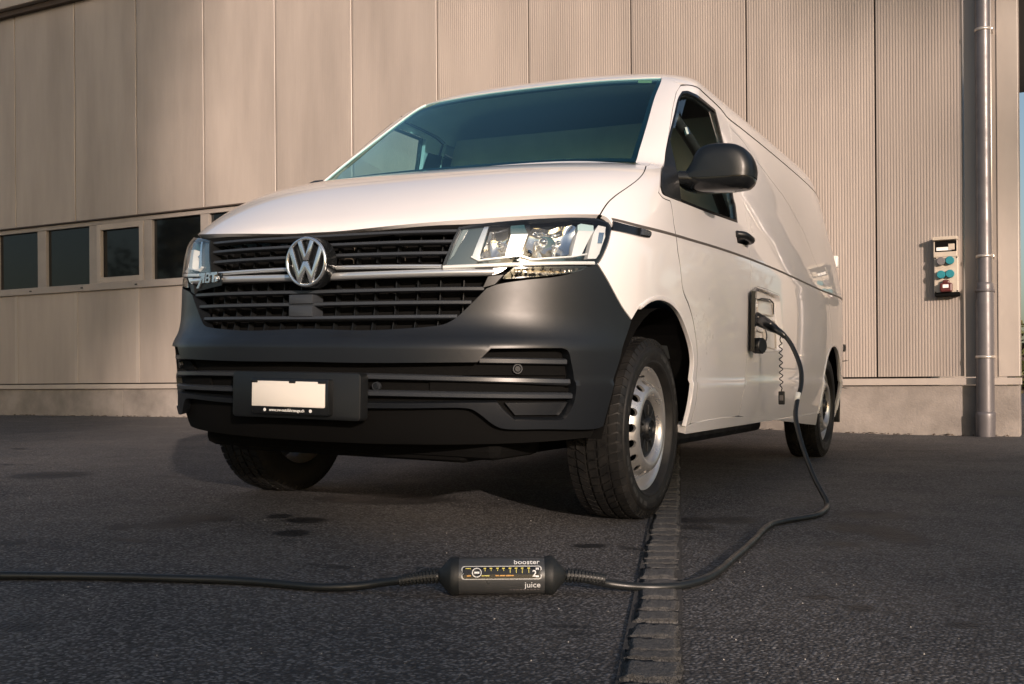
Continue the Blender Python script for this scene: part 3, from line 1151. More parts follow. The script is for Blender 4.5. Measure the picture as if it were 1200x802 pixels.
# --- shared outlines -------------------------------------------------
C_LIP = xz((0, 0.988))+px((400, 272), (460, 265.7), (560, 257.5), (660, 252.2), (703, 252.3))
C_SEAM = px((703, 252.3), (706, 247), (713, 237), (722, 229), (735, 220), (747, 211), (754, 203), (757.5, 194.5))
C_WS_R = px((746, 187), (753, 163), (760, 139), (768, 112), (775, 90.5))
C_WS_T = px((775, 90.5), (740, 91.8), (700, 94.2))
_tt = C_WS_T[-1][1]
C_WS_T += [np.array([0.0, _tt+0.004])]
_ws = C_WS_R[0][0]/SC1
T_COWL = float(fT(1.350))
C_DOOR_TOP = px((772, 226), (773, 214), (777, 194), (783, 161), (788.5, 126), (792.5, 108))
C_DOOR_TOP2 = px((792.5, 108), (798, 100.5), (806, 100), (830, 114), (845, 128.5), (852, 137.5))
C_DOOR_REAR = px((852, 137.5), (857, 161), (862, 183), (868, 212), (875, 262), (879, 300), (880, 330), (879, 370), (876, 412), (873, 442), (870, 465), (866, 488))
C_SAIL = px((772, 226), (777, 232), (786, 236))
C_DOOR_F = px((786, 236), (788, 247), (791.5, 272), (797, 310), (800.5, 340), (808, 360), (814, 385), (817.5, 420), (818, 450), (815, 475), (809, 497))
C_BUMP_F = px((700, 310), (710, 326), (722, 348), (730, 362), (740, 376))
C_ARCH_F = px((740, 376), (750, 360), (762, 351.5), (774, 349.5), (786, 354.5), (796, 366), (804, 384), (809.5, 402), (812.5, 425), (812.5, 450), (809, 475), (803, 500))
C_HL_OUT = px((699, 310.5), (703.5, 305), (709.5, 293), (714, 280), (716.5, 268), (715, 261), (710, 255.5), (703, 252.3))

# --- hood -----------------------------------------------------------
hood_half = half(C_LIP, C_SEAM, [C_SEAM[-1], to_m((0.45, T_COWL)), to_m((0.0, T_COWL))])
GAP = 0.0034
patch('hood', mirror_half(hood_half), MAT['paint'], van, gap=GAP, grid=0.028, depth=0.03)

# --- windscreen -----------------------------------------------------
ws_low = to_m((_ws, float(fT(1.356))))
ws_half = half([to_m((0, float(fT(1.356)))), ws_low], [ws_low]+C_WS_R[1:], C_WS_T, step=0.03)
WSF = mirror_half(ws_half)
windscreen = patch('windscreen', WSF, MAT['glass'], van, gap=0.001, depth=0.0, grid=0.05, off=-0.004)
MAT['frit'] = simple('screen_border', (0.004, 0.010, 0.012), 0.15)
ring_patch('screen_border', WSF, 0.030, MAT['frit'], windscreen, off=-0.009)
stk = px((748, 92.6), (764, 92.6), (763.5, 95.8), (747.5, 95.8))
patch('sticker', loop(*[[stk[i], stk[(i+1) % 4]] for i in range(4)]), simple('sticker_paper', (0.42, 0.36, 0.16), 0.6), windscreen, depth=0.0, off=-0.0065, grid=0.02)

# --- pillars, roof, fenders, doors, sides -----------------------------
T_RAIL = 1.785
rail_front = C_DOOR_TOP2[-1]
C_RAIL = [rail_front]+yz((1.6, 1.772), (2.4, 1.770), (3.2, 1.760), (4.02, 1.738))
roof_half = half([C_WS_T[-1]]+C_WS_T[:-1][::-1],
                 [C_WS_T[0]]+px((783, 91), (791, 96.5), (800, 98)), px((800, 98), (806, 99.5), (830, 113.5), (845, 128))+[rail_front],
                 C_RAIL, [C_RAIL[-1], to_m((1.97, TMAX-0.01)), to_m((1.0, TMAX-0.001)), to_m((0.0, TMAX-0.001))], step=0.03)
patch('roof', mirror_half(roof_half), MAT['paint'], van, grid=0.05, depth=0.02, gap=0.0005)

pillar = loop(C_WS_R, [C_WS_T[0]]+px((783, 91), (791, 96.5), (798, 99.2)), [px((798, 99.2))[0], C_DOOR_TOP2[0]], C_DOOR_TOP[::-1][:4],
              px((775.5, 196), (763, 191), (757.5, 194.5)), [C_SEAM[-1], to_m((_ws, T_COWL)), C_WS_R[0]])
fender = loop(C_SEAM, px((757.5, 194.5), (763, 191), (775.5, 196)), [px((775.5, 196))[0]]+px((773.5, 212), (772, 226)), C_SAIL, C_DOOR_F,
              [C_DOOR_F[-1], C_ARCH_F[-1]], C_ARCH_F[::-1], C_BUMP_F[::-1], C_HL_OUT)
door = loop(C_DOOR_TOP, C_DOOR_TOP2, C_DOOR_REAR, [C_DOOR_REAR[-1], C_DOOR_F[-1]], C_DOOR_F[::-1], C_SAIL[::-1])
W_FRONT = px((774, 219), (778, 195), (784, 160), (790.5, 133), (795, 115), (799.5, 107.5))
W_TOP = px((799.5, 107.5), (805, 107), (812, 109.5), (838, 129))
W_REAR = px((838, 129), (843, 148), (848, 170), (858, 224), (864, 261))
W_BOT = px((864, 261), (830, 249), (797, 236), (784, 231), (777, 227.5), (774, 219))
window_l = loop(W_FRONT, W_TOP, W_REAR, W_BOT)
sail = loop(px((774, 219), (778, 195), (784, 162)), px((784, 162), (790, 190), (797, 236)), px((797, 236), (784, 231), (777, 227.5), (774, 219)))
# side panels behind the door
C_PRESS = px((856, 150), (870, 165), (884, 185), (902, 209), (923, 238), (935, 260), (944, 277), (953.5, 303), (958, 312), (967, 338), (972.5, 365), (974, 384))
ARCH_R = []
for k in range(0, 21):
    w = rad(198-k*(216/20))
    ARCH_R.append(yz((3.4+0.385*math.cos(w), 0.345+0.385*math.sin(w)))[0])
Z_SILL = 0.338
low0 = C_DOOR_REAR[-1]
press_end = yz((3.33, 0.80))[0]
C_PRESS = C_PRESS[:-1]+[press_end, ARCH_R[9]]
panel_a = loop(C_DOOR_REAR[1:][::-1], [C_DOOR_REAR[1]]+C_PRESS[:1], C_PRESS, ARCH_R[:10][::-1], [ARCH_R[0], low0], step=0.025)
rear_pts = [(4.02, 1.738), (4.16, 1.55), (4.235, 1.2), (4.26, 0.9), (4.26, 0.45), (4.24, 0.33)]
panel_b = loop([C_DOOR_REAR[1], C_DOOR_REAR[0]], C_RAIL, yz(*rear_pts), [yz(rear_pts[-1])[0], ARCH_R[-1]], ARCH_R[9:][::-1], C_PRESS[::-1], [C_PRESS[0], C_DOOR_REAR[1]], step=0.025)
# charging flap opening
flap = loop(px((887, 336), (897, 339), (909, 344)), px((909, 344), (913.5, 347), (915, 353)), px((915, 353), (917, 380), (917.5, 406)), px((917.5, 406), (916.5, 410.5), (913, 412)), px((913, 412), (900, 412.5), (885, 413)), px((885, 413), (886.5, 375), (887, 336)), step=0.01)

sill = loop([C_ARCH_F[-1]]+[C_DOOR_F[-1], low0, ARCH_R[0]], [ARCH_R[0]]+yz((2.985, 0.300)), yz((2.985, 0.300), (2.0, 0.300), (1.0, 0.300), (0.30, 0.300)), [yz((0.30, 0.300))[0], C_ARCH_F[-1]])
def flatten(o, mir):
    """door glass is nearly flat: fit a gently curved sheet through its outline"""
    co = np.array([v.co[:] for v in o.data.vertices])
    A = np.c_[np.ones(len(co)), co[:, 1], co[:, 2], co[:, 2]**2]
    c, *_ = np.linalg.lstsq(A, co[:, 0], rcond=None)
    for v, a in zip(o.data.vertices, A):
        fx_ = float(a@c); sg_ = -1.0 if mir else 1.0
        v.co.x = sg_*min(sg_*fx_, sg_*v.co.x+0.001)
    sg = -1.0 if mir else 1.0
    nn = np.stack([np.ones(len(co)), np.full(len(co), -c[1]), -(c[2]+2*c[3]*co[:, 2])], -1)*sg
    nn /= np.linalg.norm(nn, axis=1, keepdims=True)
    o.data.normals_split_custom_set_from_vertices([tuple(n_) for n_ in nn])
for mir in SIDES:
    patch('a_pillar', pillar, MAT['paint'], van, gap=0.0012, grid=0.03, mirror=mir)
    patch('fender', fender, MAT['paint'], van, gap=GAP, grid=0.025, depth=0.014, mirror=mir)
    dr = patch('front_door', door, MAT['paint'], van, holes=[window_l], gap=GAP, grid=0.03, depth=0.03, mirror=mir)
    holes = [flap] if not mir else []
    sp = patch('side_panel', panel_a, MAT['paint'], van, holes=holes, gap=GAP*0.6, grid=0.04, depth=0.022, mirror=mir)
    patch('rear_side_panel', panel_b, MAT['paint'], van, gap=GAP*0.5, grid=0.05, depth=0.022, mirror=mir)
    patch('sill', sill, MAT['paint'], van, gap=0.001, grid=0.04, off=0.004, depth=0.05, mirror=mir)
    sw = patch('side_window', window_l, MAT['side_glass'], dr, gap=0.0, grid=0.04, depth=0.0, off=-0.006, mirror=mir)
    flatten(sw, mir)
    patch('window_seal', window_l, MAT['gloss_black'], dr, holes=[inset(window_l, 0.017)], gap=-0.002, grid=0.03, depth=0.012, off=0.001, mirror=mir)
    # divider near the rear of the window and the mirror triangle
    patch('mirror_sail', sail, MAT['black'], dr, gap=0.001, grid=0.03, off=0.005, depth=0.012, mirror=mir)
    # dark strips that stand in for the shade inside the shut lines
    for ln in (C_DOOR_F, C_DOOR_REAR, C_DOOR_TOP2, C_SEAM, C_SAIL):
        strip('shut_line_shade', ln, MAT['matte_black'], van, 0.016, 0.0004, -0.0016, mirror=mir)
    # turned lips of the wheel arches
    lip = strip('arch_lip', [q for q in C_ARCH_F[1:]], MAT['paint'], van, 0.016, 0.0045, 0.0, mirror=mir)
    strip('arch_lip', ARCH_R[1:-1], MAT['paint'], van, 0.016, 0.0045, 0.0, mirror=mir)
    # roof drip rail
    strip('drip_rail', [C_DOOR_TOP2[1]]+C_DOOR_TOP2[2:-1]+C_RAIL, MAT['gloss_black'], van, 0.008, 0.002, mirror=mir)
    # belt line: thin dark strip along the groove
    strip('belt_groove', px((717, 257), (750, 265.3), (800, 278.5), (845, 292), (882, 305))+px((915, 318.5), (940, 330), (964, 341))+yz((3.66, 1.057), (4.2, 1.052)), MAT['groove'], van, 0.011, 0.0008, mirror=mir)
    # pull handle
    hp = Poff(*from_m(np.array(px((868.5, 280))[0])), 0.0)
    sgn = -1 if mir else 1
    hx, hy, hz = hp
    hpts = [(sgn*(hx-0.002), hy-0.085, hz+0.012), (sgn*(hx+0.030), hy-0.06, hz+0.008), (sgn*(hx+0.040), hy, hz), (sgn*(hx+0.032), hy+0.06, hz-0.004), (sgn*(hx-0.002), hy+0.09, hz-0.006)]
    V, F = tube_mesh(catmull(hpts, 0.012), 0.016, 10)
    mesh_obj('door_handle', V, F, MAT['black'], dr, smooth=True)
    # dark cup behind the handle
    cup = loop(*[[np.array(a), np.array(b)] for a, b in zip(px((862, 274), (874, 277), (876, 288), (864, 285)), px((874, 277), (876, 288), (864, 285), (862, 274)))])
    patch('handle_cup', cup, MAT['gloss_black'], dr, grid=0.02, off=0.0015, depth=0.0, mirror=mir)
    # lower crease highlight is in the surface; side repeater badge
    bd = loop(px((717.5, 260), (735, 264.5), (758, 270)), px((758, 270), (761.5, 272), (762, 276), (760, 279)), px((760, 279), (750, 277.5), (717, 270.5)), px((717, 270.5), (717.5, 260)), step=0.01)
    rb = patch('side_badge', bd, MAT['gloss_black'], van, grid=0.015, off=0.005, depth=0.01, mirror=mir)
    ch = loop(px((750.5, 268.6), (758, 270.6)), px((758, 270.6), (761, 272.5), (761.3, 275), (759.5, 277.3)), px((759.5, 277.3), (749.5, 275.5)), px((749.5, 275.5), (750.5, 268.6)), step=0.01)
    patch('badge_tip', ch, MAT['chrome'], rb, grid=0.01, off=0.008, depth=0.004, mirror=mir)


# rear wall of the body (closed box) and dark inner skin behind the panel gaps
rear = []
zz = [0.30, 0.5, 0.9, 1.2, 1.5, 1.75, 1.85, 1.92]
prof = []
for z in zz:
    t = float(fT(z)); q = P(1.96, t)
    prof.append(q)
V = []; F = []
for q in prof:
    V += [(-q[0], q[1], q[2]), (q[0], q[1], q[2])]
for i in range(len(prof)-1):
    F.append((2*i, 2*i+1, 2*i+3, 2*i+2))
mesh_obj('rear_doors', V, F, MAT['paint'], van)
def liner(name, segs, off=-0.022, grid=0.06, mat=None, holes=(), mir=False):
    return patch(name, loop(*segs, step=0.05), mat or MAT['matte_black'], van, holes=holes, off=off, depth=0.0, grid=grid, mirror=mir)
for mir in SIDES:
    liner('inner_skin', [yz((1.16, 1.20), (1.16, 1.70)), yz((1.16, 1.70), (2.5, 1.76), (4.0, 1.735)), yz((4.0, 1.735), (4.2, 1.2), (4.2, 0.33)), yz((4.2, 0.33), (3.86, 0.33)),
          [ARCH_R[i]+[0, 0.0] for i in range(20, -1, -1)], yz((2.98, 0.34), (1.0, 0.33)), yz((1.0, 0.33), (1.0, 1.20)), yz((1.0, 1.2), (1.16, 1.2))], mir=mir, holes=[flap] if not mir else [])
    liner('door_trim', [yz((0.40, 0.36), (0.98, 0.36)), yz((0.98, 0.36), (0.985, 1.19)), W_BOT[0:3], [W_BOT[2]]+yz((0.30, 1.2), (0.22, 0.95), (0.36, 0.80), (0.42, 0.6), (0.40, 0.36))], mir=mir, mat=MAT['interior'], off=-0.03)

# --- bumper -----------------------------------------------------------
G_LOW = xz((0, 0.669))+px((430, 387.0), (480, 384.5), (505, 382.5), (520, 380), (532, 374), (550, 358), (570, 338))
B_TOP = px((570, 338), (582, 333.5), (612, 328.5), (650, 324.5), (670, 320), (688, 312.8), (700, 310))
B_ARCH = px((740, 376), (733.5, 396), (727, 420), (720, 450), (713, 478), (707, 500))
B_LOW = px((707, 500), (698, 503), (640, 503.5), (588, 502.5), (577, 497.5), (563, 486.5), (552, 480), (540, 478.5), (480, 479))+xz((0, 0.405))
bump_half = half(G_LOW, B_TOP, C_BUMP_F, B_ARCH, B_LOW, step=0.015)
I_TOP = xz((0, 0.557))+px((430, 425.8), (540, 425.2), (559.5, 425))
I_1 = px((559.5, 425), (575.5, 409))
I_2 = px((575.5, 409), (620, 408.5), (658, 408.3))
I_3 = px((658, 408.3), (664.5, 410.5), (667.5, 416))
I_4 = px((667.5, 416), (672, 440), (674.5, 462), (672.5, 472), (668.5, 481), (662, 490.5), (655, 492.5))
I_5 = px((655, 492.5), (604, 492.5))
I_6 = px((604, 492.5), (592, 482), (583, 471.5))
I_7 = px((583, 471.5), (540, 472), (480, 472.5))+xz((0, 0.425))
intake_half = half(I_TOP, I_1, I_2, I_3, I_4, I_5, I_6, I_7, step=0.015)
INTK = mirror_half(intake_half)
BUMP = mirror_half(bump_half)
bumper = patch('bumper', BUMP, MAT['bumper'], van, holes=[INTK], gap=0.001, grid=0.022, depth=0.045)
bumper['label'] = 'dark grey unpainted plastic front bumper'
patch('intake_back', INTK, MAT['matte_black'], bumper, off=-0.046, depth=0.0, grid=0.04, gap=-0.01)
# bezel round the corner intake
# air dam below
dam_low = [to_m((s, float(fT(0.275+0.09*s*s)))) for s in np.linspace(0.0, 0.68, 12)]
dam_half = half(dam_low, [dam_low[-1], B_LOW[0]], [q+[0, 0.01] for q in B_LOW])
patch('air_dam', mirror_half(dam_half), MAT['matte_black'], bumper, off=-0.028, depth=0.0, grid=0.03)

def slat(name, z0, s1, mat, parent, w, proud, off, s0=None, z1=None, rnd=False):
    ss = np.linspace(-s1 if s0 is None else s0, s1, 41)
    za = z0; zb = z0 if z1 is None else z1
    line = [to_m((s, float(fT(za+(zb-za)*(abs(s)/abs(s1))**1.5)))) for s in ss]
    return strip(name, line, mat, parent, w, proud, off, rnd=rnd)
def zat(x, y): return float(fZ(inv(x, y)[1]))
def sat(x, y): return float(inv(x, y)[0])
z2, z3 = zat(560, 444.5), zat(560, 464.8)
slat('intake_slat', z2, sat(671, 444.5), MAT['slat'], bumper, 0.019, 0.014, -0.028)
slat('intake_slat', z3, sat(674, 464.5), MAT['slat'], bumper, 0.019, 0.014, -0.028)
for sg in (1, -1):
    a, b = sat(562, 423.5)*sg, sat(667, 424)*sg
    line = [to_m((s, float(fT(zat(620, 423.7))))) for s in np.linspace(a, b, 24)]
    strip('intake_slat', line, MAT['slat'], bumper, 0.020, 0.016, -0.028)
    # shelf behind the sensor and blanked fog lamp
    fog = loop(px((590, 473), (673, 472)), px((673, 472), (668, 481), (661, 490.5)), px((661, 490.5), (605, 491)), px((605, 491), (590, 473)))
    fg = patch('fog_lamp_blank', fog, MAT['bumper'], bumper, off=-0.030, depth=0.01, grid=0.03, gap=0.004, mirror=sg < 0)
    mid = loop(px((576, 428), (668, 428)), px((668, 428), (671, 441)), px((671, 441), (540, 441)), px((540, 441), (560, 428), (576, 428)))
    patch('intake_panel', mid, MAT['matte_black'], bumper, off=-0.034, depth=0.008, grid=0.03, mirror=sg < 0)  # matte black puts the shade of the recessed intake into the panels
    mid2 = loop(px((500, 449), (672, 449)), px((672, 449), (673.5, 461)), px((673.5, 461), (500, 461)), px((500, 461), (500, 449)))
    patch('intake_panel', mid2, MAT['matte_black'], bumper, off=-0.036, depth=0.008, grid=0.03, mirror=sg < 0)

def disc_on(name, pxy, r, h, mat, parent, off=0.0, seg=20, mirror=False, ring=None):
    c = inv(*pxy)
    p0 = P(c[0], c[1]); n = Nrm(c[0], c[1])
    if mirror:
        p0 = p0*[-1, 1, 1]; n = n*[-1, 1, 1]
    q = Vector(n).to_track_quat('X', 'Z').to_matrix()
    prof = [(-0.01, r), (h*0.7, r), (h, r*0.85), (h, 0.0005)] if ring is None else [(-0.01, r), (h, r), (h, ring), (-0.01, ring)]
    V, F = lathe(prof, seg)
    V = [q@Vector(v)+Vector(p0+n*off) for v in V]
    return mesh_obj(name, V, F, mat, parent, smooth=False)
for mir in SIDES:
    disc_on('parking_sensor', (608.5, 433), 0.0105, 0.006, MAT['bumper'], bumper, off=-0.026, mirror=mir)
    disc_on('sensor_ring', (608.5, 433), 0.0155, 0.004, MAT['slat'], bumper, off=-0.025, mirror=mir, ring=0.0125)
    disc_on('parking_sensor', (437, 454), 0.0095, 0.006, MAT['bumper'], bumper, off=-0.024, mirror=mir)
    disc_on('sensor_ring', (437, 454), 0.0135, 0.004, MAT['slat'], bumper, off=-0.023, mirror=mir, ring=0.011)

# number plate carrier
def rrect(w, h, r, n=5):
    pts = []
    for (cx, cy, a0) in ((w/2-r, h/2-r, 0), (-w/2+r, h/2-r, 90), (-w/2+r, -h/2+r, 180), (w/2-r, -h/2+r, 270)):
        for k in range(n+1):
            a = rad(a0+90*k/n)
            pts.append((cx+r*math.cos(a), cy+r*math.sin(a)))
    return pts

def slab(name, outline, y0, y1, mat, parent, centre, bevel=0.003, tilt=0.0):
    """flat plate facing -Y: outline in XZ"""
    bm = bmesh.new()
    vs = [bm.verts.new((x, y1, z)) for x, z in outline]
    f = bm.faces.new(vs)
    r = bmesh.ops.extrude_face_region(bm, geom=[f])
    top = [v for v in r['geom'] if isinstance(v, bmesh.types.BMVert)]
    for v in top:
        v.co.y = y0
    if bevel:
        es = [e for e in bm.edges if all(abs(v.co.y-y0) < 1e-6 for v in e.verts)]
        bmesh.ops.bevel(bm, geom=es, offset=bevel, segments=2, profile=0.5, affect='EDGES')
    R = Matrix.Rotation(tilt, 3, 'X')
    for v in bm.verts:
        v.co = R@v.co+Vector(centre)
    return bm_obj(name, bm, mat, parent, autosmooth=rad(40))

hc = 0.5*(hit_van(272.5, 462, 1, -0.945)+hit_van(421, 464, 1, -0.945))
hw = 0.515
zc_h = hit_van(346, 463.5, 1, -0.945)[2]
holder = slab('plate_holder', rrect(0.522, 0.152, 0.014), -0.012, 0.03, MAT['black'], van, (hc[0], -0.945, zc_h))
# the holder follows the bumper: bend it
for v in holder.data.vertices:
    dx = v.co.x-hc[0]
    v.co.y += 0.22*dx*dx
pl0 = hit_van(297.5, 463, 1, -0.958); pl1 = hit_van(382.5, 463, 1, -0.958)
plz1 = hit_van(340, 447, 1, -0.958)[2]; plz0 = hit_van(340, 477, 1, -0.958)[2]
pcx = 0.5*(pl0[0]+pl1[0]); pw = pl1[0]-pl0[0]; ph = plz1-plz0; pcz = 0.5*(plz0+plz1)
slab('plate_frame', rrect(pw+0.020, ph+0.034, 0.006), -0.010, 0.02, MAT['gloss_black'], holder, (pcx+0.004, -0.955, pcz-0.008))
slab('number_plate', rrect(pw, ph, 0.004), -0.014, 0.0, MAT['plate'], holder, (pcx, -0.955, pcz), bevel=0.0015)
for dx in (-pw*0.46, 0.02, pw*0.46):
    slab('frame_clip', rrect(0.026, 0.010, 0.002), -0.016, 0.0, MAT['gloss_black'], holder, (pcx+dx, -0.955, plz1-0.001), bevel=0.001)

def text_mesh(body, size, align='CENTER', extrude=0.0004, bold=0.0, spacing=1.0):
    cu = bpy.data.curves.new('lettering', 'FONT')
    cu.body = body
    cu.size = size
    cu.align_x = align
    cu.align_y = 'CENTER'
    cu.extrude = extrude
    cu.offset = bold
    cu.space_character = spacing
    cu.resolution_u = 3
    ob = bpy.data.objects.new('lettering', cu)
    COL.objects.link(ob)
    dg = bpy.context.evaluated_depsgraph_get()
    me = bpy.data.meshes.new_from_object(ob.evaluated_get(dg))
    bpy.data.objects.remove(ob)
    return me

def put_text(name, body, size, origin, right, up, mat, parent, **kw):
    me = text_mesh(body, size, **kw)
    r = Vector(right).normalized(); u = Vector(up).normalized(); n = r.cross(u)
    M3 = Matrix((r, u, n)).transposed().to_4x4()
    M3.translation = Vector(origin)
    me.transform(M3)
    me.materials.append(mat)
    o = bpy.data.objects.new(name, me)
    COL.objects.link(o)
    o.parent = parent
    return o
put_text('plate_lettering', 'www.vw-nutzfahrzeuge.ch', 0.0135, (pcx-0.004, -0.9668, plz0-0.0115), (1, 0, 0), (0, 0, 1), MAT['white'], holder, bold=0.0002)
for dx in (-0.095, 0.092):
    V, F = lathe([(0, 0.0055), (0.0015, 0.0055), (0.0015, 0.0003)], 14)
    mesh_obj('plate_roundel', [(pcx+dx+v[1], -0.9655-v[0], plz0-0.0115+v[2]) for v in V], F, MAT['white'], holder)

# --- grille -------------------------------------------------------------
grille = empty('grille')
grille.parent = van
HLI = px((537.5, 266.5), (517, 314.5))            # inner edge of the head lamp
g_half = half([to_m((0, float(fT(0.655)))), to_m((0.40, float(fT(0.655)))), to_m((0.72, float(fT(0.75))))], [to_m((0.72, float(fT(0.75)))), to_m((0.66, float(fT(1.045))))], [to_m((0.66, float(fT(1.045)))), to_m((0.4, float(fT(1.03)))), to_m((0.0, float(fT(1.005))))])
patch('grille_back', mirror_half(g_half), MAT['matte_black'], grille, off=-0.075, depth=0.0, grid=0.05)
# dark lip under the hood edge
lipl = [np.array(q)-[0, 0.012] for q in C_LIP]
strip('hood_seal', [q*[-1, 1] for q in lipl[::-1]]+lipl[1:], MAT['matte_black'], grille, 0.02, 0.004, -0.018)
upper = [(0.982, 0.012, (535, 269)), (zat(480, 282.5), 0.0125, (530, 281.5)), (zat(480, 296), 0.0125, (524, 295.5))]
for z, w, e in upper:
    slat('grille_slat', z, sat(*e), MAT['slat'], grille, w, 0.012, -0.022, z1=zat(*e))
lower = [(zat(480, 340), 0.0145, (567, 338)), (zat(480, 355), 0.0145, (552, 354)), (zat(480, 371), 0.0145, (535, 370))]
for z, w, e in lower:
    slat('grille_slat', z, sat(*e), MAT['slat'], grille, w, 0.014, -0.022, z1=zat(*e))
slat('chrome_strip', zat(480, 311), sat(517, 311.5), MAT['strip_chrome'], grille, 0.0125, 0.0075, -0.008, z1=zat(517, 311.8), rnd=True)
slat('chrome_strip', zat(480, 322), sat(580, 318.5), MAT['strip_chrome'], grille, 0.024, 0.013, -0.010, z1=zat(580, 318.5), rnd=True)
for mir in SIDES:
    tip = loop(px((578, 314.5), (594, 313.8)), px((594, 313.8), (587, 319), (577, 322.5)), px((577, 322.5), (578, 314.5)), step=0.01)
    patch('chrome_tip', tip, MAT['strip_chrome'], grille, grid=0.01, off=0.0, depth=0.01, mirror=mir)
    bp = loop(px((572, 324), (590, 322)), px((590, 322), (580, 333)), px((580, 333), (566, 337)), px((566, 337), (572, 324)))
    patch('strip_end_panel', bp, MAT['black'], grille, grid=0.02, off=-0.004, depth=0.03, mirror=mir)
# vertical ribs deep in the grille, one joined piece
V, F = [], []
for s in np.linspace(-0.40, 0.40, 17):
    for (za, zb) in ((0.675, 0.735), (0.72, 0.775), (0.765, 0.83), (0.89, 0.945), (0.925, 0.985)):
        if zb < 0.84 and abs(s) > 0.36: continue
        ss = s
        for zz_ in (za, zb):
            q = P(ss, float(fT(zz_))); n = Nrm(ss, float(fT(zz_)))
            tx = np.array([n[1], -n[0], 0.0])
            for a, b in ((-0.0016, -0.072), (0.0016, -0.072), (0.0016, -0.048), (-0.0016, -0.048)):
                V.append(q+tx*a+n*b)
        i = len(V)-8
        F += [(i, i+1, i+5, i+4), (i+1, i+2, i+6, i+5), (i+2, i+3, i+7, i+6), (i+3, i, i+4, i+7)]
mesh_obj('grille_ribs', V, F, MAT['black'], grille)['kind'] = 'stuff'
# radar block
rz0, rz1 = zat(355, 372.5), zat(355, 345)
for (za, zb) in ((zat(355, 371), zat(355, 358.5)), (zat(355, 356), zat(355, 345.5))):
    c = hit_van(354, 359, 1, -0.862)
    slab('radar_cover', rrect(0.098, zb-za, 0.002), -0.008, 0.05, MAT['slat'], grille, (c[0], -0.862, 0.5*(za+zb)), bevel=0.001)
# horn tubes glinting in the grille
for (gx, gy) in ((409, 290), (438, 289), (470, 287), (408, 305), (438, 303), (468, 302), (398, 346), (428, 345), (458, 345), (396, 361), (425, 360), (456, 359)):
    q = hit_van(gx, gy, 1, -0.785)
    V, F = tube_mesh(catmull([q+[-0.022, 0.01, -0.002], q+[-0.012, 0, 0.004], q+[0.012, 0, 0.004], q+[0.022, 0, -0.002], q+[0.023, 0, -0.012]], 0.006), 0.0022, 6)
    mesh_obj('condenser_pipe', V, F, MAT['pipe'], grille, smooth=True)

# emblem
ec = hit_van(359.7, 307.3, 1, -0.905)
ER = 0.5*59.0/FPX*((van_to_world(ec)-CAM)@FW)
emb = empty('emblem', tuple(ec)); emb.parent = van
def emb_disc(name, r0, r1, ya, yb, mat, seg=48):
    V, F = lathe([(-ya, r0), (-yb, r0), (-yb, r1), (-ya, r1)] if r1 > 0 else [(-ya, r0), (-yb, r0*1.0), (-yb-0.004, r0*0.9), (-yb-0.004, 0.001)], seg)
    return mesh_obj(name, [(v[1], -v[0], v[2]) for v in V], F, mat, emb)
EB = emb_disc('emblem_base', ER*1.02, 0, 0.05, 0.002, MAT['gloss_black'])
# ring, rounded
RV, RF = [], []
N1, N2 = 56, 8
for i in range(N1):
    w = 2*math.pi*i/N1
    for j in range(N2):
        u = 2*math.pi*j/N2
        rr = ER*0.93+ER*0.07*math.cos(u)
        RV.append((rr*math.cos(w), -0.004-0.006*math.sin(u), rr*math.sin(w)))
for i in range(N1):
    for j in range(N2):
        RF.append((i*N2+j, ((i+1) % N1)*N2+j, ((i+1) % N1)*N2+(j+1) % N2, i*N2+(j+1) % N2))
mesh_obj('emblem_ring', RV, RF, MAT['chrome'], emb, smooth=True)
def stroke(a, b, w):
    a = np.array(a); b = np.array(b); d = (b-a)/np.linalg.norm(b-a); n = np.array([-d[1], d[0]])*w/2
    return [a+n, b+n, b-n, a-n]
def emb_poly(name, outline, depth=0.006):
    bm = bmesh.new()
    vs = [bm.verts.new((x*ER, -0.004, z*ER)) for x, z in outline]
    f = bm.faces.new(vs)
    r = bmesh.ops.extrude_face_region(bm, geom=[f])
    for v in r['geom']:
        if isinstance(v, bmesh.types.BMVert): v.co.y = -0.004-depth
    es = [e for e in bm.edges if all(abs(v.co.y+0.004+depth) < 1e-6 for v in e.verts)]
    bmesh.ops.bevel(bm, geom=es, offset=0.0022, segments=2, profile=0.5, affect='EDGES')
    return bm_obj(name, bm, MAT['chrome'], emb, autosmooth=rad(35))
w_ = 0.165
V_L = [(-0.40, 0.80), (-0.215, 0.87), (-0.005, 0.30), (0.005, 0.30), (0.215, 0.87), (0.40, 0.80), (0.115, 0.055), (-0.115, 0.055)]
emb_poly('emblem_letter', V_L)
W_L = [(-0.80, 0.43), (-0.66, 0.62), (-0.305, -0.39), (-0.115, 0.02), (0.115, 0.02), (0.305, -0.39), (0.66, 0.62), (0.80, 0.43), (0.375, -0.82), (0.235, -0.88), (0.0, -0.30), (-0.235, -0.88), (-0.375, -0.82)]
emb_poly('emblem_letter', W_L)

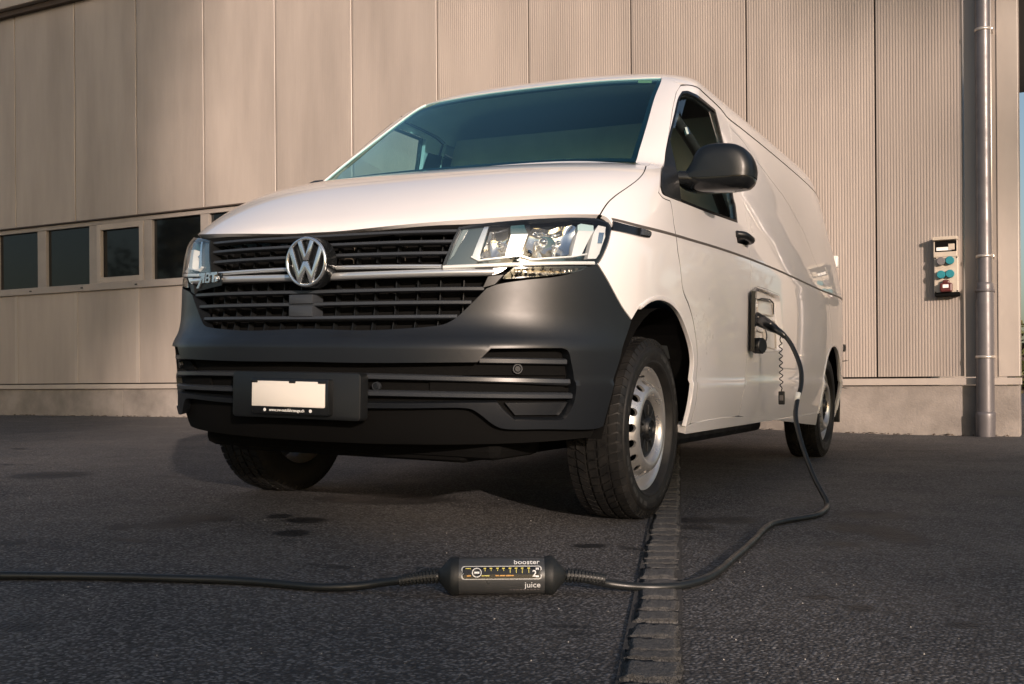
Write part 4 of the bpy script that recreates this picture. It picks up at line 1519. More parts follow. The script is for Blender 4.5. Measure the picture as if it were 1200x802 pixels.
# small tuner badge on the right end of the grille
bc = inv(250, 327.5)
bp0 = P(bc[0], bc[1])+Nrm(bc[0], bc[1])*0.012
n = Nrm(bc[0], bc[1]); rgt = np.cross([0, 0, 1.0], n); rgt = -rgt if rgt[0] < 0 else rgt
upb = np.cross(n, rgt); upb = upb if upb[2] > 0 else -upb
def local_poly(name, outline, thick, mat, parent, org, r, u, nn):
    bm = bmesh.new()
    vs = [bm.verts.new(Vector(org+r*x+u*z)) for x, z in outline]
    f = bm.faces.new(vs)
    g = bmesh.ops.extrude_face_region(bm, geom=[f])
    for v in g['geom']:
        if isinstance(v, bmesh.types.BMVert): v.co += Vector(nn*thick)
    return bm_obj(name, bm, mat, parent)
lm = 0.052
A_ = [(-0.080, -0.032), (-0.066, -0.032), (-0.044, 0.006), (-0.044, -0.014), (-0.032, -0.014), (-0.030, 0.022), (-0.074, 0.022), (-0.068, 0.012), (-0.052, 0.012)]
Bl = [(-0.026, -0.014), (-0.024, 0.022), (-0.002, 0.022), (0.004, 0.014), (0.000, 0.005), (0.006, -0.004), (0.000, -0.014)]
Tl = [(0.018, -0.014), (0.030, -0.014), (0.032, 0.012), (0.046, 0.012), (0.050, 0.022), (0.006, 0.022), (0.004, 0.012), (0.018, 0.012)]
T2 = [(0.036, -0.014), (0.056, -0.010), (0.046, -0.002), (0.056, 0.006), (0.040, 0.006)]
bb = local_poly('tuner_badge', [(-0.078, -0.040), (0.07, -0.026), (0.07, 0.018), (-0.06, 0.026)], 0.004, MAT['gloss_black'], van, bp0-n*0.006, rgt, upb, n)
for nm, oo in (('badge_letter', A_), ('badge_letter', Bl), ('badge_letter', Tl), ('badge_letter', T2)):
    local_poly(nm, oo, 0.005, MAT['chrome'], bb, bp0, rgt, upb, n)
local_poly('badge_letter', [(-0.019, 0.006), (-0.018, 0.015), (-0.006, 0.015), (-0.006, 0.006)], 0.0055, MAT['gloss_black'], bb, bp0, rgt, upb, n)
local_poly('badge_letter', [(-0.019, -0.009), (-0.018, 0.001), (-0.005, 0.001), (-0.005, -0.009)], 0.0055, MAT['gloss_black'], bb, bp0, rgt, upb, n)
# --- head lamps -----------------------------------------------------------
MAT['lamp_slate'] = simple('lamp_slate', (0.045, 0.065, 0.075), 0.18, coat=0.5)
MAT['lamp_teal'] = simple('lamp_teal', (0.02, 0.06, 0.075), 0.25)
MAT['lamp_white'] = simple('lamp_white', (0.80, 0.80, 0.79), 0.25, metal=0.35)
MAT['reflector'] = simple('lamp_reflector', (0.86, 0.86, 0.87), 0.05, metal=1.0)
HL_T = px((537.5, 266.5), (560, 262.8), (600, 258.8), (640, 256.2), (680, 255.2), (700, 256.8), (713, 261))
HL_R = px((713, 261), (716.3, 268), (713.8, 280), (709.3, 293), (703.3, 305), (699, 310.8))
HL_B = px((699, 310.8), (670, 311), (640, 311.3), (580, 313.4), (517, 315.2))
hl = loop(HL_T, HL_R, HL_B, [HL_B[-1], HL_T[0]], step=0.012)

def pxpoly(*pts, step=0.012):
    q = px(*pts)
    return loop(*[[q[i], q[(i+1) % len(q)]] for i in range(len(q))], step=step)

def bowl(name, poly, mat, parent, base, deep, flutes, mir, centre=None, grid=0.008):
    pl = np.asarray(poly); c = pl.mean(0) if centre is None else np.asarray(centre)
    ext = np.abs(pl-c).max(0)
    def off(v):
        d = ((v-c)/ext)
        r2 = np.clip((d**2).sum(1), 0, 1.6)
        return base-deep*(1-r2/1.6)+0.0035*np.sin(d[:, 0]*flutes)*np.clip(r2*2, 0, 1)
    return patch(name, poly, mat, parent, off=off, depth=0.0, grid=grid, mirror=mir)

for mir in SIDES:
    lamp = patch('headlight', hl, MAT['black'], van, holes=[inset(hl, 0.006)], off=0.0, depth=0.075, grid=0.02, mirror=mir)
    lamp['label'] = 'clear headlight unit'
    patch('lens', hl, MAT['lens'], lamp, off=0.003, depth=0.0, grid=0.02, gap=0.001, mirror=mir)
    patch('lamp_housing', hl, MAT['lamp_teal'], lamp, off=-0.060, depth=0.0, grid=0.03, gap=0.001, mirror=mir)
    patch('lamp_panel', pxpoly((539.5, 268), (567, 264.5), (553, 301), (559, 305.5), (556, 310.5), (520, 312.5)), MAT['lamp_slate'], lamp, off=-0.014, depth=0.02, grid=0.02, mirror=mir)
    patch('light_guide', pxpoly((542, 268.5), (548, 268), (531, 299), (526, 304)), simple('guide', (0.16, 0.20, 0.21), 0.2) if not mir else bpy.data.materials['guide'], lamp, off=-0.010, depth=0.003, grid=0.02, mirror=mir)
    bowl('reflector', pxpoly((574, 266), (597, 262.5), (597, 297.5), (564, 302.5), (563.5, 298)), MAT['reflector'], lamp, -0.018, 0.04, 5.0, mir)
    bowl('reflector', pxpoly((622, 266), (627, 259.5), (672, 257.5), (677.5, 262), (678.5, 270), (671, 297), (640, 301.5), (616, 297)), MAT['reflector'], lamp, -0.014, 0.05, 9.0, mir)
    patch('chrome_frame', pxpoly((567.5, 264.5), (573, 264), (562.5, 298), (563, 302), (560.5, 305), (553, 300)), MAT['chrome_soft'], lamp, off=-0.008, depth=0.02, grid=0.01, mirror=mir)
    patch('lamp_block', pxpoly((599, 273.5), (620, 273), (609.5, 299), (592, 300.5)), MAT['lamp_white'], lamp, off=-0.010, depth=0.03, grid=0.015, mirror=mir)
    patch('lamp_block_top', pxpoly((599, 261.5), (615, 260), (619.5, 272.5), (599, 273)), MAT['lamp_teal'], lamp, off=-0.013, depth=0.03, grid=0.015, mirror=mir)
    patch('lamp_divider', pxpoly((616, 262), (622, 262), (622, 272), (614, 297), (611, 298.5), (619.5, 273)), MAT['gloss_black'], lamp, off=-0.010, depth=0.03, grid=0.015, mirror=mir)
    patch('lamp_block', pxpoly((679.5, 268.8), (698, 269.5), (683, 299.5), (671.5, 300.5)), MAT['lamp_white'], lamp, off=-0.010, depth=0.03, grid=0.015, mirror=mir)
    patch('lamp_block_top', pxpoly((679, 261), (683, 259.5), (698, 262), (698.5, 268.8), (679.5, 268)), simple('lamp_ice', (0.35, 0.48, 0.50), 0.3) if not mir else bpy.data.materials['lamp_ice'], lamp, off=-0.013, depth=0.03, grid=0.015, mirror=mir)
    patch('turn_signal', pxpoly((702.5, 263), (711.5, 265), (711, 277), (704, 297), (700, 303), (690, 303)), MAT['lamp_white'], lamp, off=-0.007, depth=0.02, grid=0.015, mirror=mir)
    patch('side_reflector', pxpoly((703, 272), (709, 272.5), (706.5, 285), (701, 285)), MAT['chrome_soft'], lamp, off=-0.004, depth=0.004, grid=0.015, mirror=mir)
    # chrome lower edge of the two chambers
    lw = px((552, 300.5), (560.5, 304.8), (596, 300.8), (609, 299.2), (624, 303.6), (672, 300.5), (689, 297.5))
    for a, b in zip(lw[:-1], lw[1:]):
        strip('chrome_edge', [a, b], MAT['lamp_white'], lamp, 0.0055, 0.004, -0.008, mirror=mir)
    strip('light_strip', px((519, 313.2), (560, 311.6), (600, 309.8), (640, 308.9), (697, 308.6)), MAT['lamp_white'], lamp, 0.0125, 0.006, -0.005, mirror=mir)
    # bulbs
    for (bx, by, d, r) in ((586, 283, -0.035, 0.012), (640, 281, -0.03, 0.015), (659, 282, -0.035, 0.011)):
        c = inv(bx, by); q = Poff(c[0], c[1], d); n = Nrm(c[0], c[1])
        if mir: q = q*[-1, 1, 1]; n = n*[-1, 1, 1]
        V, F = tube_mesh([q-n*0.03, q-n*0.004, q+n*0.006, q+n*0.012, q+n*0.015], [r, r, r*0.9, r*0.5, r*0.05], 12)
        mesh_obj('bulb', V, F, MAT['chrome_soft'], lamp, smooth=True)
    # small indicator lamp below
    il = loop(px((602, 313.5), (640, 312.6), (689, 312)), px((689, 312), (684, 316), (672, 319.5)), px((672, 319.5), (640, 323.5), (597, 327)), px((597, 327), (589, 326.5), (602, 313.5)), step=0.012)
    ind = patch('indicator_lamp', il, MAT['gloss_black'], van, holes=[inset(il, 0.004)], off=-0.001, depth=0.04, grid=0.02, mirror=mir)
    patch('indicator_lens', il, MAT['lens'], ind, off=0.0, depth=0.0, grid=0.02, mirror=mir)
    bowl('indicator_reflector', il, simple('smoked_reflector', (0.25, 0.22, 0.20), 0.12, metal=1.0) if not mir else bpy.data.materials['smoked_reflector'], ind, -0.012, 0.02, 40.0, mir, grid=0.007)
    # black filler above the bumper under the lamp
    fil = loop(px((566, 338), (582, 333), (612, 328), (650, 324), (670, 319.5), (688, 312.5), (699, 310)), px((699, 310), (640, 310.5), (592, 314)), px((592, 314), (566, 338)))
    patch('lamp_filler', fil, MAT['matte_black'], van, off=-0.05, depth=0.0, grid=0.03, mirror=mir)

# --- door mirrors ------------------------------------------------------------
def mirror_unit(sg):
    root = empty('door_mirror')
    root.parent = van
    YM = 0.40
    def H(pts, y=YM):
        return np.array([hit_van(a, b, 1, y)[[0, 2]] for a, b in pts])
    up = H([(806, 207), (813, 196), (820, 181), (827, 174.5), (838, 170.8), (855, 169.6), (868, 171.5), (877, 178), (882.5, 188), (884.5, 199), (884, 205)])
    lo = H([(884, 205), (883, 213), (877, 220), (866, 223), (845, 225), (812, 226.5), (800, 221), (798, 211), (806, 207)])
    full = [np.array(p) for p in list(up)+list(lo[1:-1])]
    full = catmull(full+[full[0]], 0.012)[:-1]
    F2 = np.array(full)
    cz = np.array([F2[:, 0].mean()-0.005, F2[:, 1].mean()])
    layers = [(-0.084, 0.02), (-0.083, 0.50), (-0.079, 0.76), (-0.067, 0.91), (-0.046, 0.98), (-0.010, 1.0), (0.03, 0.99), (0.055, 0.965), (0.058, 0.92)]
    V = []; Fc = []
    n = len(F2)
    for dy, k in layers:
        for p in F2:
            q = cz+(p-cz)*k
            V.append((sg*q[0], YM+dy+0.10*(q[0]-cz[0]), q[1]))
    for i in range(len(layers)-1):
        for j in range(n):
            j2 = (j+1) % n
            Fc.append((i*n+j, i*n+j2, (i+1)*n+j2, (i+1)*n+j))
    Fc.append(tuple(range(n))); Fc.append(tuple((len(layers)-1)*n+j for j in range(n))[::-1])
    bm = bmesh.new()
    bv = [bm.verts.new(v) for v in V]
    for f in Fc: bm.faces.new([bv[i] for i in f])
    # split the cap from the lower housing along the seam
    zs = hit_van(845, 207, 1, YM-0.06)[2]
    bm_cap = bm.copy()
    for b, keep_up in ((bm_cap, True), (bm, False)):
        bmesh.ops.bisect_plane(b, geom=b.verts[:]+b.edges[:]+b.faces[:], plane_co=(0, 0, zs), plane_no=(0.0*sg, 0, 1), clear_inner=keep_up, clear_outer=not keep_up)
    cap = bm_obj('mirror_cap', bm_cap, simple('mirror_cap_black', (0.005, 0.007, 0.009), 0.36) if sg > 0 else bpy.data.materials['mirror_cap_black'], root, autosmooth=rad(40))
    low = bm_obj('mirror_housing', bm, MAT['gloss_black'], root, autosmooth=rad(40))
    for v in low.data.vertices:
        v.co.z = zs+(v.co.z-zs)*1.0
        v.co.y += 0.0
    # scale the lower part in a little so that a step shows at the seam
    for v in low.data.vertices:
        v.co.x = sg*(cz[0]+(abs(v.co.x)-cz[0])*0.985)
        v.co.y = YM+(v.co.y-YM)*0.97
    # glass
    V = [(sg*(cz[0]+(p[0]-cz[0])*0.88), YM+0.058, cz[1]+(p[1]-cz[1])*0.86) for p in F2]
    mesh_obj('mirror_glass', V, [tuple(range(len(V)))[::1 if sg < 0 else -1]], MAT['chrome'], root)
    # arm
    a0 = hit_van(790, 213, 1, 0.36); a1 = hit_van(806, 216, 1, 0.40)
    sec = []
    pts = [np.array([0.885, 0.34, a0[2]+0.004]), np.array([0.93, 0.355, a0[2]+0.002]), np.array([0.97, 0.37, a1[2]]), np.array([1.01, 0.385, a1[2]+0.002])]
    V, Fm = [], []
    for i, p in enumerate(catmull(pts, 0.02)):
        for k in range(16):
            w = 2*math.pi*k/16
            c, s_ = math.cos(w), math.sin(w)
            V.append((sg*p[0], p[1]+0.045*math.copysign(abs(c)**0.6, c), p[2]+0.030*math.copysign(abs(s_)**0.6, s_)))
    m_ = len(V)//16
    for i in range(m_-1):
        for k in range(16):
            k2 = (k+1) % 16
            Fm.append((i*16+k, i*16+k2, (i+1)*16+k2, (i+1)*16+k))
    Fm.append(tuple(range(16))); Fm.append(tuple((m_-1)*16+k for k in range(16)))
    bm = bmesh.new(); bv = [bm.verts.new(v) for v in V]
    for f in Fm: bm.faces.new([bv[i] for i in f])
    bm_obj('mirror_arm', bm, MAT['gloss_black'], root, autosmooth=rad(50))
    return root
mirror_unit(1)
far_m = mirror_unit(-1)
# the far mirror is folded back
pv = Matrix.Translation((-0.93, 0.37, 0)) @ Matrix.Rotation(rad(-72), 4, 'Z') @ Matrix.Translation((0.93, -0.37, 0))
far_m.matrix_local = pv

# --- wheels ------------------------------------------------------------------
def build_wheel():
    root = empty('wheel')
    # tyre, axis local X, outer face +X
    prof = [(-0.098, 0.212), (-0.104, 0.225), (-0.1085, 0.255), (-0.1085, 0.285), (-0.104, 0.306), (-0.096, 0.320), (-0.088, 0.3275),
            (-0.05, 0.3300), (0.0, 0.3305), (0.05, 0.3300), (0.088, 0.3275), (0.096, 0.320), (0.1035, 0.306), (0.1045, 0.300), (0.1065, 0.300), (0.1085, 0.285), (0.1085, 0.258), (0.1075, 0.256), (0.1060, 0.248), (0.1070, 0.246), (0.098, 0.240), (0.086, 0.233), (0.070, 0.222)]
    V, F = lathe(prof, 72)
    ty = mesh_obj('tyre', V, F, MAT['rubber'], root, smooth=True)
    # tread blocks
    V, F = [], []
    nb = 62
    for (xc, wd, sk, ph) in ((-0.079, 0.030, 0.30, 0.0), (-0.040, 0.031, 0.55, 0.35), (0.0, 0.030, -0.15, 0.1), (0.040, 0.031, -0.55, 0.6), (0.079, 0.030, -0.30, 0.25)):
        for k in range(nb):
            a0 = 2*math.pi*(k+ph)/nb
            a1 = a0+2*math.pi/nb*0.80
            base = len(V)
            rt = 0.3385-0.0045*(abs(xc)/0.08)**2
            for rr in (0.326, rt):
                for (x, a) in ((xc-wd/2, a0), (xc+wd/2, a0), (xc+wd/2, a1), (xc-wd/2, a1)):
                    aa = a+sk*(x-xc)/0.338*1.2
                    drop = 0.004*max(0, (abs(x)-0.085)/0.01) if rr > 0.33 else 0
                    V.append((x, (rr-drop)*math.cos(aa), (rr-drop)*math.sin(aa)))
            b = base
            F += [(b+4, b+5, b+6, b+7), (b, b+1, b+5, b+4), (b+1, b+2, b+6, b+5), (b+2, b+3, b+7, b+6), (b+3, b, b+4, b+7)]
            # a sipe down each block, cut as a narrow gap shown by a lower second half
    # shoulder lugs
    for k in range(nb):
        for sx in (-1, 1):
            a0 = 2*math.pi*(k+0.2)/nb; a1 = a0+2*math.pi/nb*0.72
            b = len(V)
            for (x, r) in ((0.092, 0.331), (0.1045, 0.3085), (0.098, 0.300), (0.086, 0.322)):
                for a in (a0, a1):
                    V.append((sx*x, r*math.cos(a), r*math.sin(a)))
            F += [(b, b+1, b+3, b+2), (b, b+2, b+4, b+6), (b+1, b+7, b+5, b+3)]
    td = mesh_obj('tread', V, F, MAT['rubber'], root)
    td['kind'] = 'stuff'
    # raised marks on the side wall
    V, F = [], []
    for k in range(40):
        if k % 10 in (7, 8, 9): continue
        a0 = 2*math.pi*k/40; a1 = a0+0.055+0.04*((k*7) % 3)
        b = len(V)
        h = 0.016 if (k // 10) % 2 == 0 else 0.006
        for r in (0.270, 0.270+h):
            for a in (a0, a1):
                V.append((0.1093, r*math.cos(a), r*math.sin(a)))
        F.append((b, b+1, b+3, b+2))
    mesh_obj('sidewall_mark', V, F, simple('sidewall_mark_rubber', (0.03, 0.03, 0.029), 0.5), root)['kind'] = 'stuff'
    # rim
    RS = 1.06
    prof = [(0.050, 0.196), (0.066, 0.200), (0.075, 0.205), (0.0785, 0.213), (0.079, 0.2195), (0.0775, 0.2225), (0.074, 0.2225), (0.070, 0.214)]
    prof_in = [(-0.09, 0.205), (-0.05, 0.185), (0.00, 0.178), (0.02, 0.182), (0.035, 0.189), (0.050, 0.196)]
    V, F = lathe(prof_in+prof[1:], 72)
    V = [(v[0], v[1]*RS, v[2]*RS) for v in V]
    rim = mesh_obj('rim', V, F, MAT['silver'], root, smooth=True)
    # disc with oval holes
    dp = [(0.190, 0.040), (0.181, 0.050), (0.168, 0.070), (0.156, 0.087), (0.147, 0.097), (0.137, 0.1040), (0.126, 0.1055), (0.116, 0.101), (0.109, 0.090), (0.104, 0.074), (0.070, 0.066), (0.02, 0.066)]
    L = [0.0]
    for (r0, x0), (r1, x1) in zip(dp[:-1], dp[1:]):
        L.append(L[-1]+math.hypot(r1-r0, x1-x0))
    fr = pchip(L, [d[0] for d in dp]); fx = pchip(L, [d[1] for d in dp])
    NH = 18
    half = math.pi/NH*0.160
    hc_ = 0.056
    sq = [(-half, 0), (half, 0), (half, L[-1]), (-half, L[-1])]
    pl = []
    for i in range(4):
        a = np.array(sq[i]); b = np.array(sq[(i+1) % 4]); m = int(max(2, round(np.linalg.norm(b-a)/0.009)))
        pl += [a+(b-a)*k/m for k in range(m)]
    hole = [np.array([0.0150*math.cos(w), hc_+0.0175*math.sin(w)]) for w in np.linspace(0, 2*math.pi, 22)[:-1]]
    vs, fs = triangulate(pl, [hole], 0.008)
    be = [e for e in boundary(fs) if all(abs(np.hypot(vs[i][0]/0.0150, (vs[i][1]-hc_)/0.0175)-1) < 0.05 for i in e)]
    V, F, = [], []
    for k in range(NH):
        b = len(V)
        for (u, l) in vs:
            th = u/0.160+2*math.pi*k/NH
            r = float(fr(l))*RS; x = float(fx(l))
            V.append((x, r*math.cos(th), r*math.sin(th)))
        F += [tuple(b+i for i in f) for f in fs]
        # turned edge of the hole
        for (i, j) in be:
            c = len(V)
            for q in (i, j):
                th = vs[q][0]/0.160+2*math.pi*k/NH
                r = float(fr(vs[q][1]))*RS; x = float(fx(vs[q][1]))-0.010
                V.append((x, (r-0.003)*math.cos(th), (r-0.003)*math.sin(th)))
            F.append((b+i, b+j, c+1, c))
    bm = bmesh.new()
    bv = [bm.verts.new(v) for v in V]
    for f in F:
        try: bm.faces.new([bv[i] for i in f])
        except ValueError: pass
    bmesh.ops.remove_doubles(bm, verts=bm.verts[:], dist=0.0004)
    bm_obj('wheel_disc', bm, MAT['silver'], root, autosmooth=rad(50))
    # hub cap
    V, F = lathe([(0.062, 0.103), (0.080, 0.1005), (0.086, 0.090), (0.084, 0.060), (0.082, 0.045), (0.095, 0.041), (0.103, 0.036), (0.104, 0.030), (0.096, 0.027), (0.094, 0.012), (0.100, 0.008), (0.101, 0.0005)], 48)
    V = [(v[0], v[1]*RS, v[2]*RS) for v in V]
    cap = mesh_obj('hub_cap', V, F, MAT['black'], root, smooth=False)
    bm = bmesh.new()
    box_bm(bm, (0.0865, 0.068, 0), (0.008, 0.036, 0.006), 0.0015)
    rib0 = bm_obj('hub_cap_rib', bm, MAT['black'], root)
    for k in range(1, 10):
        o = rib0.copy(); COL.objects.link(o); o.parent = root
        o.rotation_euler = (2*math.pi*k/10, 0, 0)
    # brake disc seen through the holes, valve
    V, F = lathe([(-0.03, 0.165), (0.0, 0.165), (0.0, 0.03)], 40)
    mesh_obj('brake_disc', V, F, MAT['matte_black'], root)
    V, F = tube_mesh([(0.055, 0.0, 0.192), (0.085, 0.0, 0.200), (0.092, 0, 0.202)], 0.004, 8)
    mesh_obj('valve', V, F, MAT['black'], root)
    return root

def copy_tree(o, parent=None):
    c = o.copy(); COL.objects.link(c)
    if parent is not None: c.parent = parent
    for ch in list(o.children):
        copy_tree(ch, c)
    return c
WR = 0.333
wheel0 = build_wheel()
wheels = [wheel0]+[copy_tree(wheel0) for _ in range(3)]
for w, (x, y, fl, spin) in zip(wheels, ((0.797, 0, 0, 0.3), (0.797, 3.4, 0, 1.1), (-0.797, 0, 1, 0.7), (-0.797, 3.4, 1, 2.0))):
    w.parent = van
    w.location = (x, y, WR)
    w.rotation_euler = (spin, 0, math.pi if fl else 0)

# wheel wells
for yc in (0.0, 3.4):
    for sg in (1, -1):
        V, F = [], []
        n = 20
        for k in range(n+1):
            w = rad(-4+188*k/n)
            yw, zw = yc+0.43*math.cos(w), 0.345+0.43*math.sin(w)
            for x in (surf_x(yw, max(zw, 0.30))-0.018, 0.50):
                V.append((sg*x, yw, zw))
        for k in range(n):
            F.append((2*k, 2*k+1, 2*k+3, 2*k+2))
        F.append(tuple(range(1, 2*(n+1), 2)))
        mesh_obj('wheel_well', V, F, MAT['matte_black'], van)
for sg in (1, -1):
    # mud flaps and small sill end
    bm = bmesh.new(); box_bm(bm, (sg*0.80, 3.86, 0.36), (0.22, 0.02, 0.30), 0.006)
    bm_obj('mud_flap', bm, MAT['black'], van)

# --- underbody, rear bumper -------------------------------------------------
bm = bmesh.new()
box_bm(bm, (0, 0.1, 0.31), (1.00, 1.55, 0.16), 0.03)
bm_obj('subframe', bm, MAT['matte_black'], van)
bm = bmesh.new()
box_bm(bm, (0, 1.75, 0.30), (1.35, 1.7, 0.20), 0.03)
bm_obj('battery_box', bm, MAT['black'], van)
bm = bmesh.new()
box_bm(bm, (0, 3.3, 0.38), (1.0, 1.7, 0.14), 0.03)
bm_obj('rear_underbody', bm, MAT['matte_black'], van)
bm = bmesh.new()
box_bm(bm, (0, 1.75, 0.45), (1.12, 4.6, 0.05), 0.01)
box_bm(bm, (0, 1.75, 0.452), (1.74, 2.3, 0.046), 0.01)
bm_obj('floor_pan', bm, MAT['matte_black'], van)
bm = bmesh.new()
box_bm(bm, (0, -0.52, 0.30), (1.24, 0.34, 0.11), 0.03)
bm_obj('undertray', bm, MAT['matte_black'], van)
bm = bmesh.new()
box_bm(bm, (0, 0.0, 0.30), (1.5, 0.10, 0.08), 0.02)
box_bm(bm, (0, 3.4, 0.32), (1.5, 0.10, 0.08), 0.02)
bm_obj('axles', bm, MAT['matte_black'], van)
# rear bumper with its corner sticking out
rbp = [np.array([x, y, 0.56]) for x, y in ((-0.88, 4.05), (-0.87, 4.25), (-0.80, 4.38), (-0.5, 4.43), (0, 4.44), (0.5, 4.43), (0.80, 4.38), (0.87, 4.25), (0.88, 4.05))]
V, F = [], []
cp = catmull(rbp, 0.06)
for i, p in enumerate(cp):
    t = cp[min(i+1, len(cp)-1)]-cp[max(i-1, 0)]; t /= np.linalg.norm(t); o_ = np.array([t[1], -t[0], 0])
    for (a, z) in ((-0.03, -0.12), (0.015, -0.11), (0.028, -0.02), (0.022, 0.07), (-0.03, 0.08)):
        V.append(p+o_*a+[0, 0, z])
for i in range(len(cp)-1):
    for k in range(4):
        F.append((i*5+k, i*5+k+1, (i+1)*5+k+1, (i+1)*5+k))
mesh_obj('rear_bumper', V, F, MAT['black'], van, smooth=True)
# step on the rear corner and upper rear door hinge
q = hit_van(988, 408, 1, 4.36)
bm = bmesh.new(); box_bm(bm, (q[0]-0.02, 4.36, q[2]), (0.07, 0.10, 0.055), 0.012)
bm_obj('rear_step', bm, MAT['black'], van)
q = hit_van(980.5, 307, 1, 4.15)
for sg in (1, -1):
    bm = bmesh.new(); box_bm(bm, (sg*(q[0]-0.012), 4.15, q[2]), (0.045, 0.05, 0.085), 0.01)
    bm_obj('door_hinge', bm, MAT['white'], van)

# --- cab interior ------------------------------------------------------------
bm = bmesh.new()
box_bm(bm, (0, 0.24, 1.08), (1.58, 0.34, 0.36), 0.06)
box_bm(bm, (0.40, 0.34, 1.26), (0.42, 0.24, 0.10), 0.04)
bm_obj('dashboard', bm, MAT['interior'], van, autosmooth=rad(50))
V, F = [], []
for z in (0.47, 0.8, 1.1, 1.4, 1.6, 1.72, 1.80):
    hw_ = surf_x(1.39, z)-0.035
    V += [(-hw_, 1.39, z), (hw_, 1.39, z)]
for i in range(6): F.append((2*i, 2*i+1, 2*i+3, 2*i+2))
mesh_obj('bulkhead', V, F, MAT['bulkhead'], van)
bm = bmesh.new()
box_bm(bm, (0, 0.7, 0.62), (1.7, 1.3, 0.05), 0.0)
bm_obj('cab_floor', bm, MAT['interior'], van)
patch('headliner', mirror_half(roof_half), simple('headliner_cloth', (0.50, 0.51, 0.51), 0.95), van, off=-0.03, depth=0.0, grid=0.08)
for sx in (0.42, -0.42):
    seat = empty('seat', (sx, 0.98, 0.66)); seat.parent = van
    bm = bmesh.new(); box_bm(bm, (0, 0.0, 0.12), (0.50, 0.50, 0.16), 0.05); bm_obj('seat_cushion', bm, MAT['seat'], seat, autosmooth=rad(50))
    R = Matrix.Rotation(rad(-12), 3, 'X')
    bm = bmesh.new(); box_bm(bm, (0, 0.24, 0.42), (0.46, 0.12, 0.50), 0.05, rot=R); bm_obj('backrest', bm, MAT['seat'], seat, autosmooth=rad(50))
    bm = bmesh.new(); box_bm(bm, (0, 0.29, 0.75), (0.24, 0.09, 0.15), 0.04, rot=R); bm_obj('headrest', bm, MAT['seat'], seat, autosmooth=rad(50))
st = empty('steering_wheel', (0.42, 0.52, 1.22)); st.parent = van
st.rotation_euler = (rad(-58+90), 0, 0)
V, F = [], []
for i in range(40):
    w = 2*math.pi*i/40
    for j in range(8):
        u = 2*math.pi*j/8
        r = 0.185+0.015*math.cos(u)
        V.append((r*math.cos(w), 0.015*math.sin(u), r*math.sin(w)))
for i in range(40):
    for j in range(8):
        F.append((i*8+j, ((i+1) % 40)*8+j, ((i+1) % 40)*8+(j+1) % 8, i*8+(j+1) % 8))
mesh_obj('wheel_rim', V, F, MAT['interior'], st, smooth=True)
bm = bmesh.new(); box_bm(bm, (0, 0, 0), (0.17, 0.05, 0.11), 0.02); box_bm(bm, (0, 0.01, 0), (0.34, 0.02, 0.03), 0.005)
bm_obj('wheel_hub', bm, MAT['interior'], st)
# belt and grab bar behind the driver's window
gb = [hit_van(790, 138, 0, 0.73), hit_van(800, 152, 0, 0.74), hit_van(812, 170, 0, 0.75), hit_van(824, 192, 0, 0.75), hit_van(838, 222, 0, 0.76), hit_van(850, 255, 0, 0.77)]
V, F = tube_mesh(catmull(gb, 0.02), 0.024, 8)
mesh_obj('belt_pillar_trim', V, F, MAT['interior'], van, smooth=True)
V, F = tube_mesh([gb[1]+[0.02, -0.02, 0], gb[1]+[0.03, -0.02, -0.03]], 0.012, 8)
mesh_obj('belt_anchor', V, F, MAT['chrome_soft'], van)

# --- charging flap ------------------------------------------------------------
MAT['recess'] = add_noise(simple('recess_plastic', (0.50, 0.46, 0.41), 0.45), 25, 0.2)
rec = patch('charge_recess', flap, MAT['paint'], van, gap=-0.002, off=-0.030, depth=0.0, grid=0.02)
rw = patch('recess_wall', flap, MAT['paint'], rec, holes=[inset(flap, 0.004)], gap=-0.001, off=-0.001, depth=0.03, grid=0.02)
for (a, b, c, d, o_) in ((893, 349, 911, 368, -0.020), (893, 372, 912, 377, -0.018), (889, 385, 900, 402, -0.020), (902, 380, 914, 407, -0.020)):
    q = pxpoly((a, b), (c, b+4), (c+0.8, d+3), (a, d))
    fr_ = patch('recess_frame', q, MAT['recess'], rec, holes=[inset(q, 0.006)], off=o_, depth=0.008, grid=0.02)
tube('release_cable', [Poff(*inv(888, 352), -0.012), Poff(*inv(895, 350), -0.008), Poff(*inv(904, 351), -0.008), Poff(*inv(910, 356), -0.014), Poff(*inv(911, 368), -0.02)], 0.003, MAT['black'], rec, 6)
for (a, b) in ((883.5, 353), (884.5, 358)):
    q = hit_van(a, b, 0, 0.962)
    bm = bmesh.new(); box_bm(bm, q, (0.022, 0.03, 0.018), 0.004); bm_obj('flap_latch', bm, MAT['white'], rec)
# opened flap door, seen almost edge on
h0 = hit_van(884.6, 375, 0, 0.958)
p_top = hit_van(884, 336, 0, 0.958)[2]; p_bot = hit_van(881, 412, 0, 0.958)[2]
bm = bmesh.new()
hy = h0[1]+0.01
ny_ = hy-0.15
far_e = [hit_van(886.5, 375, 1, hy)[0], hit_van(883.8, 375, 1, hy)[0]]
near_e = [hit_van(884.8, 375, 1, ny_)[0], hit_van(880.2, 375, 1, ny_)[0]]
vs = []
for z0_, z1_, yy, (xr, xl) in ((p_bot, p_top, hy, far_e), (p_bot, p_top-0.03, ny_, near_e)):
    for z_ in (z0_, z1_):
        for x_ in (xr, xl):
            vs.append(bm.verts.new((x_, yy, z_)))
for f in ((0, 1, 3, 2), (4, 6, 7, 5), (0, 4, 5, 1), (2, 3, 7, 6), (0, 2, 6, 4), (1, 5, 7, 3)):
    bm.faces.new([vs[i] for i in f])
bm_obj('charge_flap', bm, MAT['gloss_black'], van)
